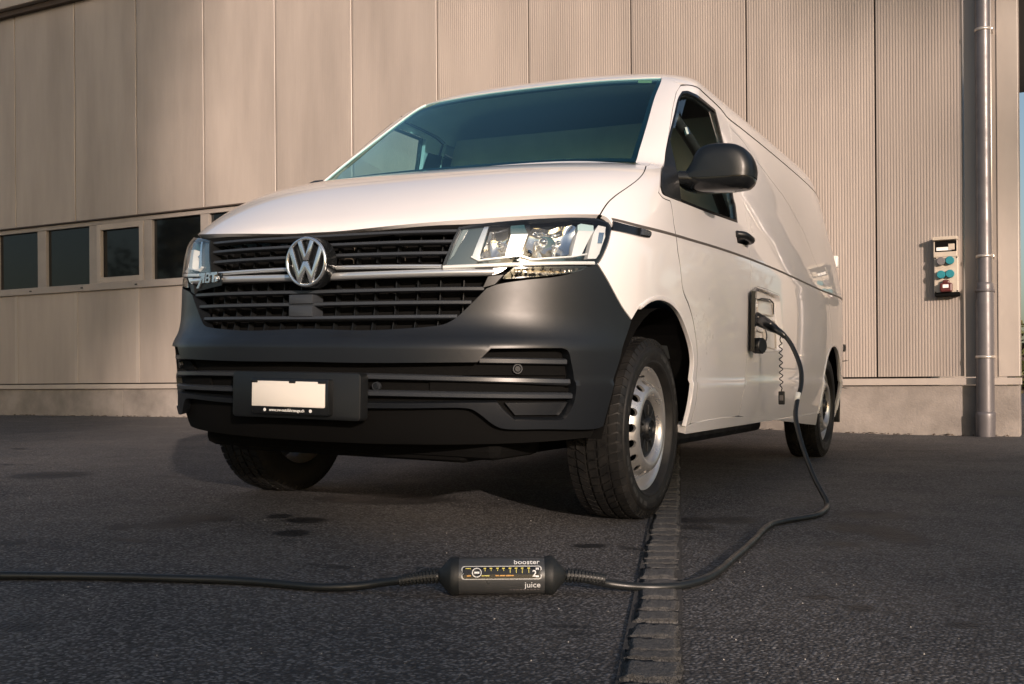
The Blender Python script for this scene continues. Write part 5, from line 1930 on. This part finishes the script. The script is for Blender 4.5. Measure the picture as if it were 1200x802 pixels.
# dust cap hanging from the socket
q = hit_van(889.5, 405.5, 0, 1.005)
V, F = lathe([(-0.028, 0.030), (-0.022, 0.034), (0.018, 0.034), (0.022, 0.030), (0.022, 0.0005)], 28)
Rm = Matrix.Rotation(rad(-22), 3, 'Z')
capo = mesh_obj('dust_cap', [Rm@Vector(v)+Vector(q) for v in V], F, MAT['black'], van)
bm = bmesh.new()
for k in range(14):
    R = Matrix.Rotation(2*math.pi*k/14, 3, 'X')
    vs_ = box_bm(bm, R@Vector((0.0, 0.0345, 0)), (0.036, 0.005, 0.006), 0.001, rot=R)
for v in bm.verts: v.co = Rm@v.co+Vector(q)
bm_obj('cap_grip', bm, MAT['black'], capo)
tube('cap_strap', catmull([hit_van(897, 386, 0, 0.965), hit_van(898.5, 394, 0, 0.985), hit_van(897.5, 400, 0, 0.995), hit_van(894, 404, 0, 1.0)], 0.01), 0.0028, MAT['black'], capo, 6)
# ------------------------------------------------------------------ charging cable
cab = empty('charging_cable', tuple(on_ground(588, 690)))
tag(cab, 'black charging cable with booster control unit lying on asphalt and plug in van', 'charging cable')
CO = np.array(cab.location)
CR = 0.0105
def dpt(x, y, depth):
    D = ray_world(x, y)
    return CAM+D*depth
def cpt(V): return [np.asarray(v)-CO for v in V]
sock_w = van_to_world(hit_van(890, 374, 0, 0.925))
tip_w = van_to_world(hit_van(918, 392, 0, 1.105))
d_sock = (sock_w-CAM)@FW; d_tip = (tip_w-CAM)@FW
air = [(918, 392), (925, 400.5), (933, 416), (938.5, 433), (938.8, 452), (934.5, 469), (932.3, 487), (936.5, 510), (945, 537), (955.5, 563), (963.5, 578), (968, 586.5)]
gnd = [(969, 592), (966, 598.5), (957, 604), (940, 607.3), (920, 610.5), (905, 614.5), (895, 621), (884, 633), (871, 645), (858, 656), (844, 668), (828, 678), (810, 684), (790, 687.5), (765, 688.5), (735, 687), (712, 684), (700, 681.5)]
g3 = [on_ground(x, y, CR) for x, y in gnd]
d_g = (g3[0]-CAM)@FW
arc = np.r_[0, np.cumsum([math.hypot(air[i+1][0]-air[i][0], air[i+1][1]-air[i][1]) for i in range(len(air)-1)])]
tot = arc[-1]+math.hypot(gnd[0][0]-air[-1][0], gnd[0][1]-air[-1][1])
a3 = []
for (x, y), l in zip(air, arc):
    q = l/tot
    dd = d_tip+(d_g-d_tip)*(q**1.3)
    p_ = dpt(x, y, dd)
    p_[2] = max(p_[2], ground_z(p_[0])+CR)
    a3.append(p_)
c_box_d = (CAM[2]-0.045)*FPX/(675-446.6)
R_BOX = 0.0455
bc0 = dpt(516, 675.3, c_box_d); bc1 = dpt(660.5, 674.3, c_box_d)
bc0[2] = bc1[2] = R_BOX
bdir = (bc1-bc0); blen = np.linalg.norm(bdir); bdir /= blen
r_end = on_ground(692, 680, CR)
def lifted(pts_):
    out = []
    n_p = len(pts_)
    for i_, (x, y) in enumerate(pts_):
        k_ = i_/(n_p-1)
        lo_ = on_ground(x, y, CR); dg_ = (lo_-CAM)@FW
        q_ = dpt(x, y, c_box_d+(dg_-c_box_d)*k_**1.5)
        q_[2] = max(q_[2], ground_z(q_[0])+CR)
        out.append(q_)
    return out
g3 = [on_ground(x, y, CR) for x, y in gnd[:-5]]+lifted(gnd[-5:][::-1])[::-1]
right_pts = a3+g3+[dpt(690, 679.5, c_box_d), dpt(676, 676.5, c_box_d), dpt(664, 674.8, c_box_d)]
tube('cable', catmull(cpt(right_pts), 0.012), CR, MAT['cable'], cab, 12)
lft = [(468, 680.5), (455, 682), (438, 684.5), (420, 687), (395, 688.3), (370, 688), (340, 685.5), (300, 682), (250, 679.5), (200, 678), (150, 676.5), (100, 675.5), (50, 675), (0, 674.5), (-60, 674), (-160, 676), (-260, 682), (-400, 690), (-600, 694), (-900, 690), (-1300, 680)]
left_pts = [dpt(512, 675.5, c_box_d), dpt(500, 676.2, c_box_d), dpt(485, 677.8, c_box_d)]+lifted(lft[:6])+[on_ground(x, y, CR) for x, y in lft[6:]]
tube('cable', catmull(cpt(left_pts), 0.012), CR, MAT['cable'], cab, 12)
# white sleeve on the cable
wl = [a3[4]*0.25+a3[5]*0.75, a3[5], a3[5]*0.85+a3[6]*0.15]
tube('cable_label', cpt([dpt(935.6, 460.5, (a3[5]-CAM)@FW+0.01), dpt(933.9, 470, (a3[5]-CAM)@FW)]), CR*1.12, MAT['white'], cab, 12)

# plug
ax = tip_w-sock_w
pl = [sock_w, sock_w+ax*0.12, sock_w+ax*0.28, sock_w+ax*0.5, sock_w+ax*0.75, sock_w+ax*0.92, sock_w+ax*1.0]
pts = [van_to_world(hit_van(a, b, 0, c)) for a, b, c in ((884, 372, 0.92), (888, 374.5, 0.95), (894, 377.5, 0.98), (902, 382, 1.03), (910, 387, 1.075), (916, 391, 1.10), (920, 395, 1.115))]
V, F = tube_mesh(catmull(cpt(pts), 0.008), 0.02, 16)
n_ = len(V)//16
rads = np.interp(np.linspace(0, 1, n_), [0, 0.12, 0.2, 0.45, 0.7, 0.85, 1.0], [0.030, 0.032, 0.030, 0.028, 0.023, 0.016, 0.0125])
V, F = tube_mesh(catmull(cpt(pts), 0.008), list(rads), 16)
plug = mesh_obj('plug', V, F, MAT['gloss_black'], cab, smooth=True)
MAT['plug'] = add_noise(simple('plug_plastic', (0.012, 0.014, 0.016), 0.30), 20, 0.2)
plug.data.materials[0] = MAT['plug']
V, F = tube_mesh(cpt([pts[0]+[0, 0, 0.002], pts[1]+[0, 0, 0.004], pts[2]+[0, 0, 0.010], pts[2]*0.6+pts[3]*0.4+[0, 0, 0.004]]), [0.018, 0.020, 0.022, 0.016], 12)
mesh_obj('plug_latch', V, F, MAT['plug'], plug, smooth=True)
for (a, b, xx) in ((888.5, 371.5, 0.985), (903, 379.5, 1.055)):
    q = van_to_world(hit_van(a, b, 0, xx))
    bm = bmesh.new(); box_bm(bm, q-CO, (0.007, 0.007, 0.006), 0.002)
    bm_obj('plug_screw', bm, MAT['zinc_light'], plug)
# coiled lanyard and tag
q0 = van_to_world(hit_van(914.5, 394, 0, 1.08)); q1 = van_to_world(hit_van(915.8, 459, 0, 1.06))
cp = []
for i in range(150):
    u = i/149
    w = u*2*math.pi*8.5
    amp = 0.0075*(1-max(0, (u-0.85)/0.15)) if u > 0.12 else 0.002
    cp.append(q0+(q1-q0)*u+np.array([amp*math.cos(w), amp*math.sin(w)*0.8, 0.0]))
V, F = tube_mesh(cpt(cp), 0.0025, 6)
mesh_obj('lanyard_coil', V, F, MAT['black'], cab, smooth=True)
qt = van_to_world(hit_van(916, 466.5, 0, 1.06))
bm = bmesh.new(); box_bm(bm, qt-CO, (0.030, 0.012, 0.064), 0.004)
tg = bm_obj('lanyard_tag', bm, MAT['black'], cab)
bm = bmesh.new(); box_bm(bm, qt-CO+[0, -0.007, 0.0], (0.018, 0.002, 0.026), 0.002)
bm_obj('tag_window', bm, MAT['sock_grey'], tg)

# control unit
unit = empty('control_unit', tuple(0.5*(bc0+bc1)-CO))
unit.parent = cab
UO = CO+np.array(unit.location)
MAT['unit_grey'] = add_noise(simple('unit_shell', (0.105, 0.108, 0.11), 0.34, metal=0.55), 40, 0.15, rough_amt=0.08)
MAT['unit_black'] = add_noise(simple('unit_rubber', (0.008, 0.010, 0.011), 0.6), 60, 0.3)
B_f = np.cross(bdir, [0, 0, 1.0]); B_f = B_f if B_f@(CAM-bc0) > 0 else -B_f     # towards the viewer
B_u = np.array([0, 0, 1.0])
def uo(name, prof, mat, seg=40, smooth=True):
    """prof: (distance along the unit in photo px from its left end, radius)"""
    V, F = lathe([(p*blen/144.5, r) for p, r in prof], seg)
    bm = bmesh.new()
    bv = [bm.verts.new(Vector(bc0+bdir*v[0]+B_f*v[1]+B_u*v[2]-UO)) for v in V]
    for f in F: bm.faces.new([bv[i] for i in f])
    bmesh.ops.remove_doubles(bm, verts=bm.verts[:], dist=1e-5)
    return bm_obj(name, bm, mat, unit, autosmooth=rad(35))
Rb = R_BOX
uo('shell', [(22, Rb*0.5), (22, Rb*0.955), (124, Rb*0.955), (124, Rb*0.5)], MAT['unit_grey'])
for a, b in ((0, 1), (1, -1)):
    x0 = 0 if b > 0 else 144.5
    e = uo('end_cap', [(x0-b*2, 0.012), (x0+b*0, 0.018), (x0+b*3, 0.024), (x0+b*12, Rb*0.99), (x0+b*14, Rb*1.02), (x0+b*19, Rb*1.02), (x0+b*22.5, Rb*0.985), (x0+b*22.5, Rb*0.9)], MAT['unit_black'])
    # strain relief: ribbed sleeve
    p0 = (bc0 if b > 0 else bc1); dd = -b*bdir
    for j in range(11):
        q = p0+dd*(0.008+0.0085*j)
        drop = -0.0105*(j/10)**1.5
        r = 0.0175-0.0004*j
        qa = q+[0, 0, drop]; qb = q+dd*0.0052+[0, 0, drop-0.001]
        V, F = tube_mesh([qa-UO, qb-UO], [r, r], 14)
        mesh_obj('strain_relief_ring', V, F, MAT['unit_black'], unit, smooth=False)
    core = [p0+dd*(0.0+0.01*j)+[0, 0, -0.0105*(j/10)**1.5] for j in range(11)]
    V, F = tube_mesh([c_-UO for c_ in core], 0.0125, 12)
    mesh_obj('strain_relief_core', V, F, MAT['cable'], unit, smooth=True)
# printed face: positions in photo px from the left end (x) and angle round the shell
MAT['print_white'] = simple('print_white', (0.75, 0.76, 0.76), 0.5)
MAT['print_yellow'] = simple('print_yellow', (0.62, 0.55, 0.12), 0.5)
MAT['print_orange'] = simple('print_orange', (0.60, 0.30, 0.05), 0.5)
MAT['display'] = simple('display_black', (0.008, 0.009, 0.011), 0.2)
def cyl(xp, ang, r):
    return bc0+bdir*(xp*blen/144.5)+(B_f*math.cos(ang)+B_u*math.sin(ang))*r
def ang_of(y):
    """photo y -> angle on the shell (approx.)"""
    return math.asin(max(-1, min(1, (675-y)/22.0)))-0.0+rad(10)
def cpatch(name, x0, x1, y0, y1, r, mat, nseg=6):
    V, F = [], []
    a0, a1 = ang_of(y1), ang_of(y0)
    for i in range(nseg+1):
        a = a0+(a1-a0)*i/nseg
        V += [cyl(x0, a, r)-UO, cyl(x1, a, r)-UO]
    for i in range(nseg):
        F.append((2*i, 2*i+1, 2*i+3, 2*i+2))
    return mesh_obj(name, V, F, mat, unit)
def cpoly(name, pts, r, mat):
    """closed outline in (x px, y px) wrapped on the shell, filled"""
    vs, fs = triangulate([np.array([p[0], p[1]]) for p in pts], (), 6.0)
    V = [cyl(x, ang_of(y), r)-UO for x, y in vs]
    return mesh_obj(name, V, [tuple(f) for f in fs], mat, unit)
rs = Rb*0.955
def rr_px(x0, x1, y0, y1, r):
    return [((x0+x1)/2+a, (y0+y1)/2+b) for a, b in rrect(x1-x0, y1-y0, r, 5)]
cpoly('display_border', rr_px(25.5, 118.5, 663.5, 679.5, 3.5), rs+0.0004, simple('border_silver', (0.45, 0.46, 0.46), 0.4))
cpoly('display', rr_px(27, 117, 664.6, 678.4, 2.8), rs+0.0008, MAT['display'])
circ = lambda cx, cy, r, n=20: [(cx+r*math.cos(2*math.pi*k/n), cy+r*0.98*math.sin(2*math.pi*k/n)) for k in range(n)]
cpoly('display_ring', circ(43.5, 671.3, 5.6), rs+0.0011, MAT['print_white'])
cpoly('display_ring', circ(43.5, 671.3, 4.6), rs+0.0014, MAT['display'])
cpatch('display_mark', 40.5, 46.5, 670.2, 672.4, rs+0.0017, MAT['print_white'])
for i, xx in enumerate((53, 60, 67.5, 74.5, 82, 89, 96, 103.5)):
    cpatch('display_tick', xx-1.6, xx+1.2, 665.8, 667.2, rs+0.0011, MAT['print_yellow'], 2)
    cpatch('display_tick', xx-0.35, xx+0.35, 667.6, 669.6 if i < 4 else 672.0, rs+0.0011, MAT['print_yellow'], 2)
cpatch('display_mark', 30.5, 36.5, 666.0, 667.0, rs+0.0011, MAT['print_yellow'], 2)
cpatch('display_mark', 32, 36.5, 674.2, 675.6, rs+0.0011, MAT['print_orange'], 2)
cpatch('display_bar', 49, 58, 674.4, 675.4, rs+0.0011, MAT['print_yellow'], 2)
for x0, x1 in ((65, 69), (70, 76), (77, 86)):
    cpatch('display_bar', x0, x1, 674.3, 675.5, rs+0.0011, MAT['print_orange'], 2)
def utext(name, body, size_px, xr, y, align='RIGHT', mat=None, bold=0.0):
    a = ang_of(y)
    me = text_mesh(body, size_px*blen/144.5, align=align, extrude=0.0002, bold=bold)
    # wrap each vertex
    for v in me.vertices:
        xp = xr+v.co.x/(blen/144.5)
        aa = a+v.co.y/rs
        v.co = Vector(cyl(xp, aa, rs+0.0012+v.co.z)-UO)
    me.materials.append(mat or MAT['print_white'])
    o = bpy.data.objects.new(name, me); COL.objects.link(o); o.parent = unit
    return o
utext('brand_lettering', 'booster', 9.4, 116, 659.6, bold=0.0001)
utext('brand_lettering', 'juice', 10.0, 117, 686.0)
for j in range(9):
    cpatch('small_print', 81+j*4.0, 83.6+j*4.0, 690.4, 691.8, rs+0.0011, MAT['sock_grey'], 2)
    if j < 5: cpatch('small_print', 96+j*4.0, 98.4+j*4.0, 655.4, 656.3, rs+0.0011, MAT['sock_grey'], 2)
utext('display_mark', '2', 10.0, 110, 673.0, 'CENTER', bold=0.0003)
for x0, x1 in ((111.5, 115), (112.5, 114)):
    cpatch('display_mark', x0, x1, 666.0, 668.5, rs+0.0011, MAT['print_white'], 2)
cpatch('display_mark', 111.5, 115, 675.0, 677.0, rs+0.0011, MAT['print_white'], 2)
# ------------------------------------------------------------------ what stands beyond the yard
MAT['leaf'] = add_noise(simple('leaf', (0.055, 0.075, 0.022), 0.6), 0.8, 0.4, col2=(0.09, 0.07, 0.02))
MAT['bark'] = add_noise(simple('bark', (0.06, 0.045, 0.035), 0.9), 5.0, 0.4)
hs = np.array([math.sin(SUN_AZ), -math.cos(SUN_AZ), 0.0]); es = np.array([-hs[1], hs[0], 0.0])
def tree(e, dist, z0, z1, rad_c, nc, leaves, seed, label, group, csize=(0.5, 1.1)):
    """broadleaf tree whose crown fills the heights z0 to z1"""
    r = np.random.default_rng(seed)
    base = hs*dist+es*e
    root = empty('deciduous_tree', (base[0], base[1], ground_z(base[0])))
    tag(root, label, 'tree', group)
    top = np.array([r.uniform(-0.4, 0.4), r.uniform(-0.4, 0.4), z1*0.94])
    tp = catmull([np.zeros(3), np.array([0.1, 0.05, z1*0.3]), top*0.6+[0.15, -0.1, 0], top], 0.8)
    V, F = tube_mesh(tp, list(np.linspace(0.32, 0.04, len(tp))), 8)
    # crown: leaf clumps round many small centres, each carried by a limb
    q = r.normal(0, 1, (nc, 3)); q /= np.linalg.norm(q, axis=1, keepdims=True)
    q *= (r.random(nc)**0.4)[:, None]
    cen = q*[rad_c, rad_c, (z1-z0)/2]+[0, 0, (z0+z1)/2]
    for c in cen[::2]:
        zj = max(z0*0.8, c[2]-np.hypot(c[0], c[1])*0.8)
        p0 = np.array([np.interp(zj, [t[2] for t in tp], [t[0] for t in tp]), np.interp(zj, [t[2] for t in tp], [t[1] for t in tp]), zj])
        v, f = tube_mesh([p0, (p0+c)/2+[0, 0, 0.15], c], [0.09, 0.055, 0.02], 5)
        b = len(V); V += v; F += [tuple(i+b for i in k) for k in f]
    mesh_obj('trunk', V, F, MAT['bark'], root)
    ci = r.integers(0, nc, leaves)
    rc = r.uniform(csize[0], csize[1], nc)
    P0 = cen[ci]+r.normal(0, 1, (leaves, 3))*rc[ci][:, None]*0.55
    s = r.uniform(0.10, 0.26, leaves)
    u = r.normal(0, 1, (leaves, 3)); u /= np.linalg.norm(u, axis=1, keepdims=True)
    w = np.cross(u, r.normal(0, 1, (leaves, 3))); w /= np.linalg.norm(w, axis=1, keepdims=True)
    V = np.empty((leaves*4, 3))
    V[0::4] = P0-u*s[:, None]; V[1::4] = P0+w*s[:, None]*0.6; V[2::4] = P0+u*s[:, None]; V[3::4] = P0-w*s[:, None]*0.6
    mesh_obj('crown', V, [(4*i, 4*i+1, 4*i+2, 4*i+3) for i in range(leaves)], MAT['leaf'], root)
TL = 'leafy tree standing beyond the yard opposite the hall'
TG = 'trees beyond the yard'
k = 40
for (e, d, z0, z1, rc, nc, n) in (
        (-30, 64, 4, 15, 4.6, 40, 4000), (-20, 62, 3, 14.5, 4.6, 40, 4500), (-12.5, 60, 3, 14.0, 3.8, 44, 5000), (-6.5, 61, 3, 14.6, 3.2, 46, 6000),
        (-1.4, 59, 2.5, 14.9, 2.9, 56, 7000), (2.8, 60, 4.5, 16.2, 1.7, 42, 6500), (8.2, 61, 3, 14.2, 3.0, 46, 5500), (16, 62, 3, 14.5, 4.2, 44, 5000), (25, 64, 4, 15, 4.6, 40, 4500), (35, 66, 4, 15, 4.6, 40, 4000)):
    tree(e, d, z0, z1, rc, nc, n, k, TL, TG); k += 1
# trees past the hall, mirrored in the van's side and the windows
for (x_, y_, z1, rc) in ((14, 46, 9.5, 3.6), (21, 52, 11.5, 4.2), (30, 50, 8.5, 3.6), (38, 58, 12, 4.6), (-46, -30, 12, 4.6), (-40, -44, 15, 5.0), (-52, -16, 11, 4.4)):
    q = np.array([x_, y_, 0.0]); tree(float(q@es), float(q@hs), 2.0, z1, rc, 40, 3500, k, 'leafy tree in the open ground past the hall', 'trees past the hall'); k += 1
# two taller trees whose high crowns throw the broken shade on the hall
tree(-5.0, 66, 16.4, 27, 4.5, 110, 24000, 61, 'tall tree with a high broken crown beyond the yard', 'tall trees beyond the yard', (0.5, 0.95))
tree(-3.6, 71, 16.6, 23.5, 2.4, 44, 9000, 62, 'tall tree with a high broken crown beyond the yard', 'tall trees beyond the yard', (0.5, 0.9))
tree(6.4, 67, 17.6, 22.5, 2.2, 10, 1800, 63, 'tall tree with a high broken crown beyond the yard', 'tall trees beyond the yard', (0.5, 0.9))

# narrow view past the corner of the hall: canopy, hedge
kc = K_CORNER
zc0 = wall_hit(1197, 95)[1]
c0 = W(kc-0.25, 0, -3.0)
can = empty('loading_canopy', tuple(W(kc-2.0, zc0, -3.0)))
tag(can, 'dark canopy slab projecting past the corner of the hall', 'canopy')
bm = bmesh.new()
offc = Vector(can.location)
cs_ = [W(kc-k, z, o) for k in (0.05, 4.5) for z in (zc0-0.12, zc0+1.3) for o in (-0.6, -6.0)]
vs = [bm.verts.new(Vector(p)-offc) for p in cs_]
for f in ((0, 1, 3, 2), (4, 6, 7, 5), (0, 4, 5, 1), (2, 3, 7, 6), (0, 2, 6, 4), (1, 5, 7, 3)):
    bm.faces.new([vs[i] for i in f])
bm_obj('canopy_slab', bm, MAT['matte_black'], can)
for dk, do in ((4.3, -0.9), (4.3, -5.7)):
    q = W(kc-dk, 0, do)
    tube('canopy_post', [np.array([q[0], q[1], 0])-np.array(offc), np.array([q[0], q[1], zc0])-np.array(offc)], 0.06, MAT['black'], can, 10)
r = np.random.default_rng(5)
hb = CAM+ray_world(1200, 440)*34.0
hed = empty('hedge', (hb[0], hb[1], 0.0))
tag(hed, 'dark clipped hedge seen past the corner of the hall', 'hedge')
n = 5000
Ph = np.stack([r.uniform(-9, 9, n), r.uniform(-0.7, 0.7, n), np.abs(r.uniform(0.0, 2.2, n)+r.normal(0, 0.1, n))], -1)
u = r.normal(0, 1, (n, 3)); u /= np.linalg.norm(u, axis=1, keepdims=True)
w = np.cross(u, r.normal(0, 1, (n, 3))); w /= np.linalg.norm(w, axis=1, keepdims=True)
s = r.uniform(0.08, 0.18, n)[:, None]
V = np.empty((n*4, 3)); V[0::4] = Ph-u*s; V[1::4] = Ph+w*s*0.6; V[2::4] = Ph+u*s; V[3::4] = Ph-w*s*0.6
mesh_obj('foliage', V, [(4*i, 4*i+1, 4*i+2, 4*i+3) for i in range(n)], MAT['leaf'], hed)
bm = bmesh.new()
for x in (-7, -3.5, 0, 3.5, 7): box_bm(bm, (x, 0, 0.8), (0.12, 0.12, 1.6))
bm_obj('stems', bm, MAT['bark'], hed)['kind'] = 'stuff'
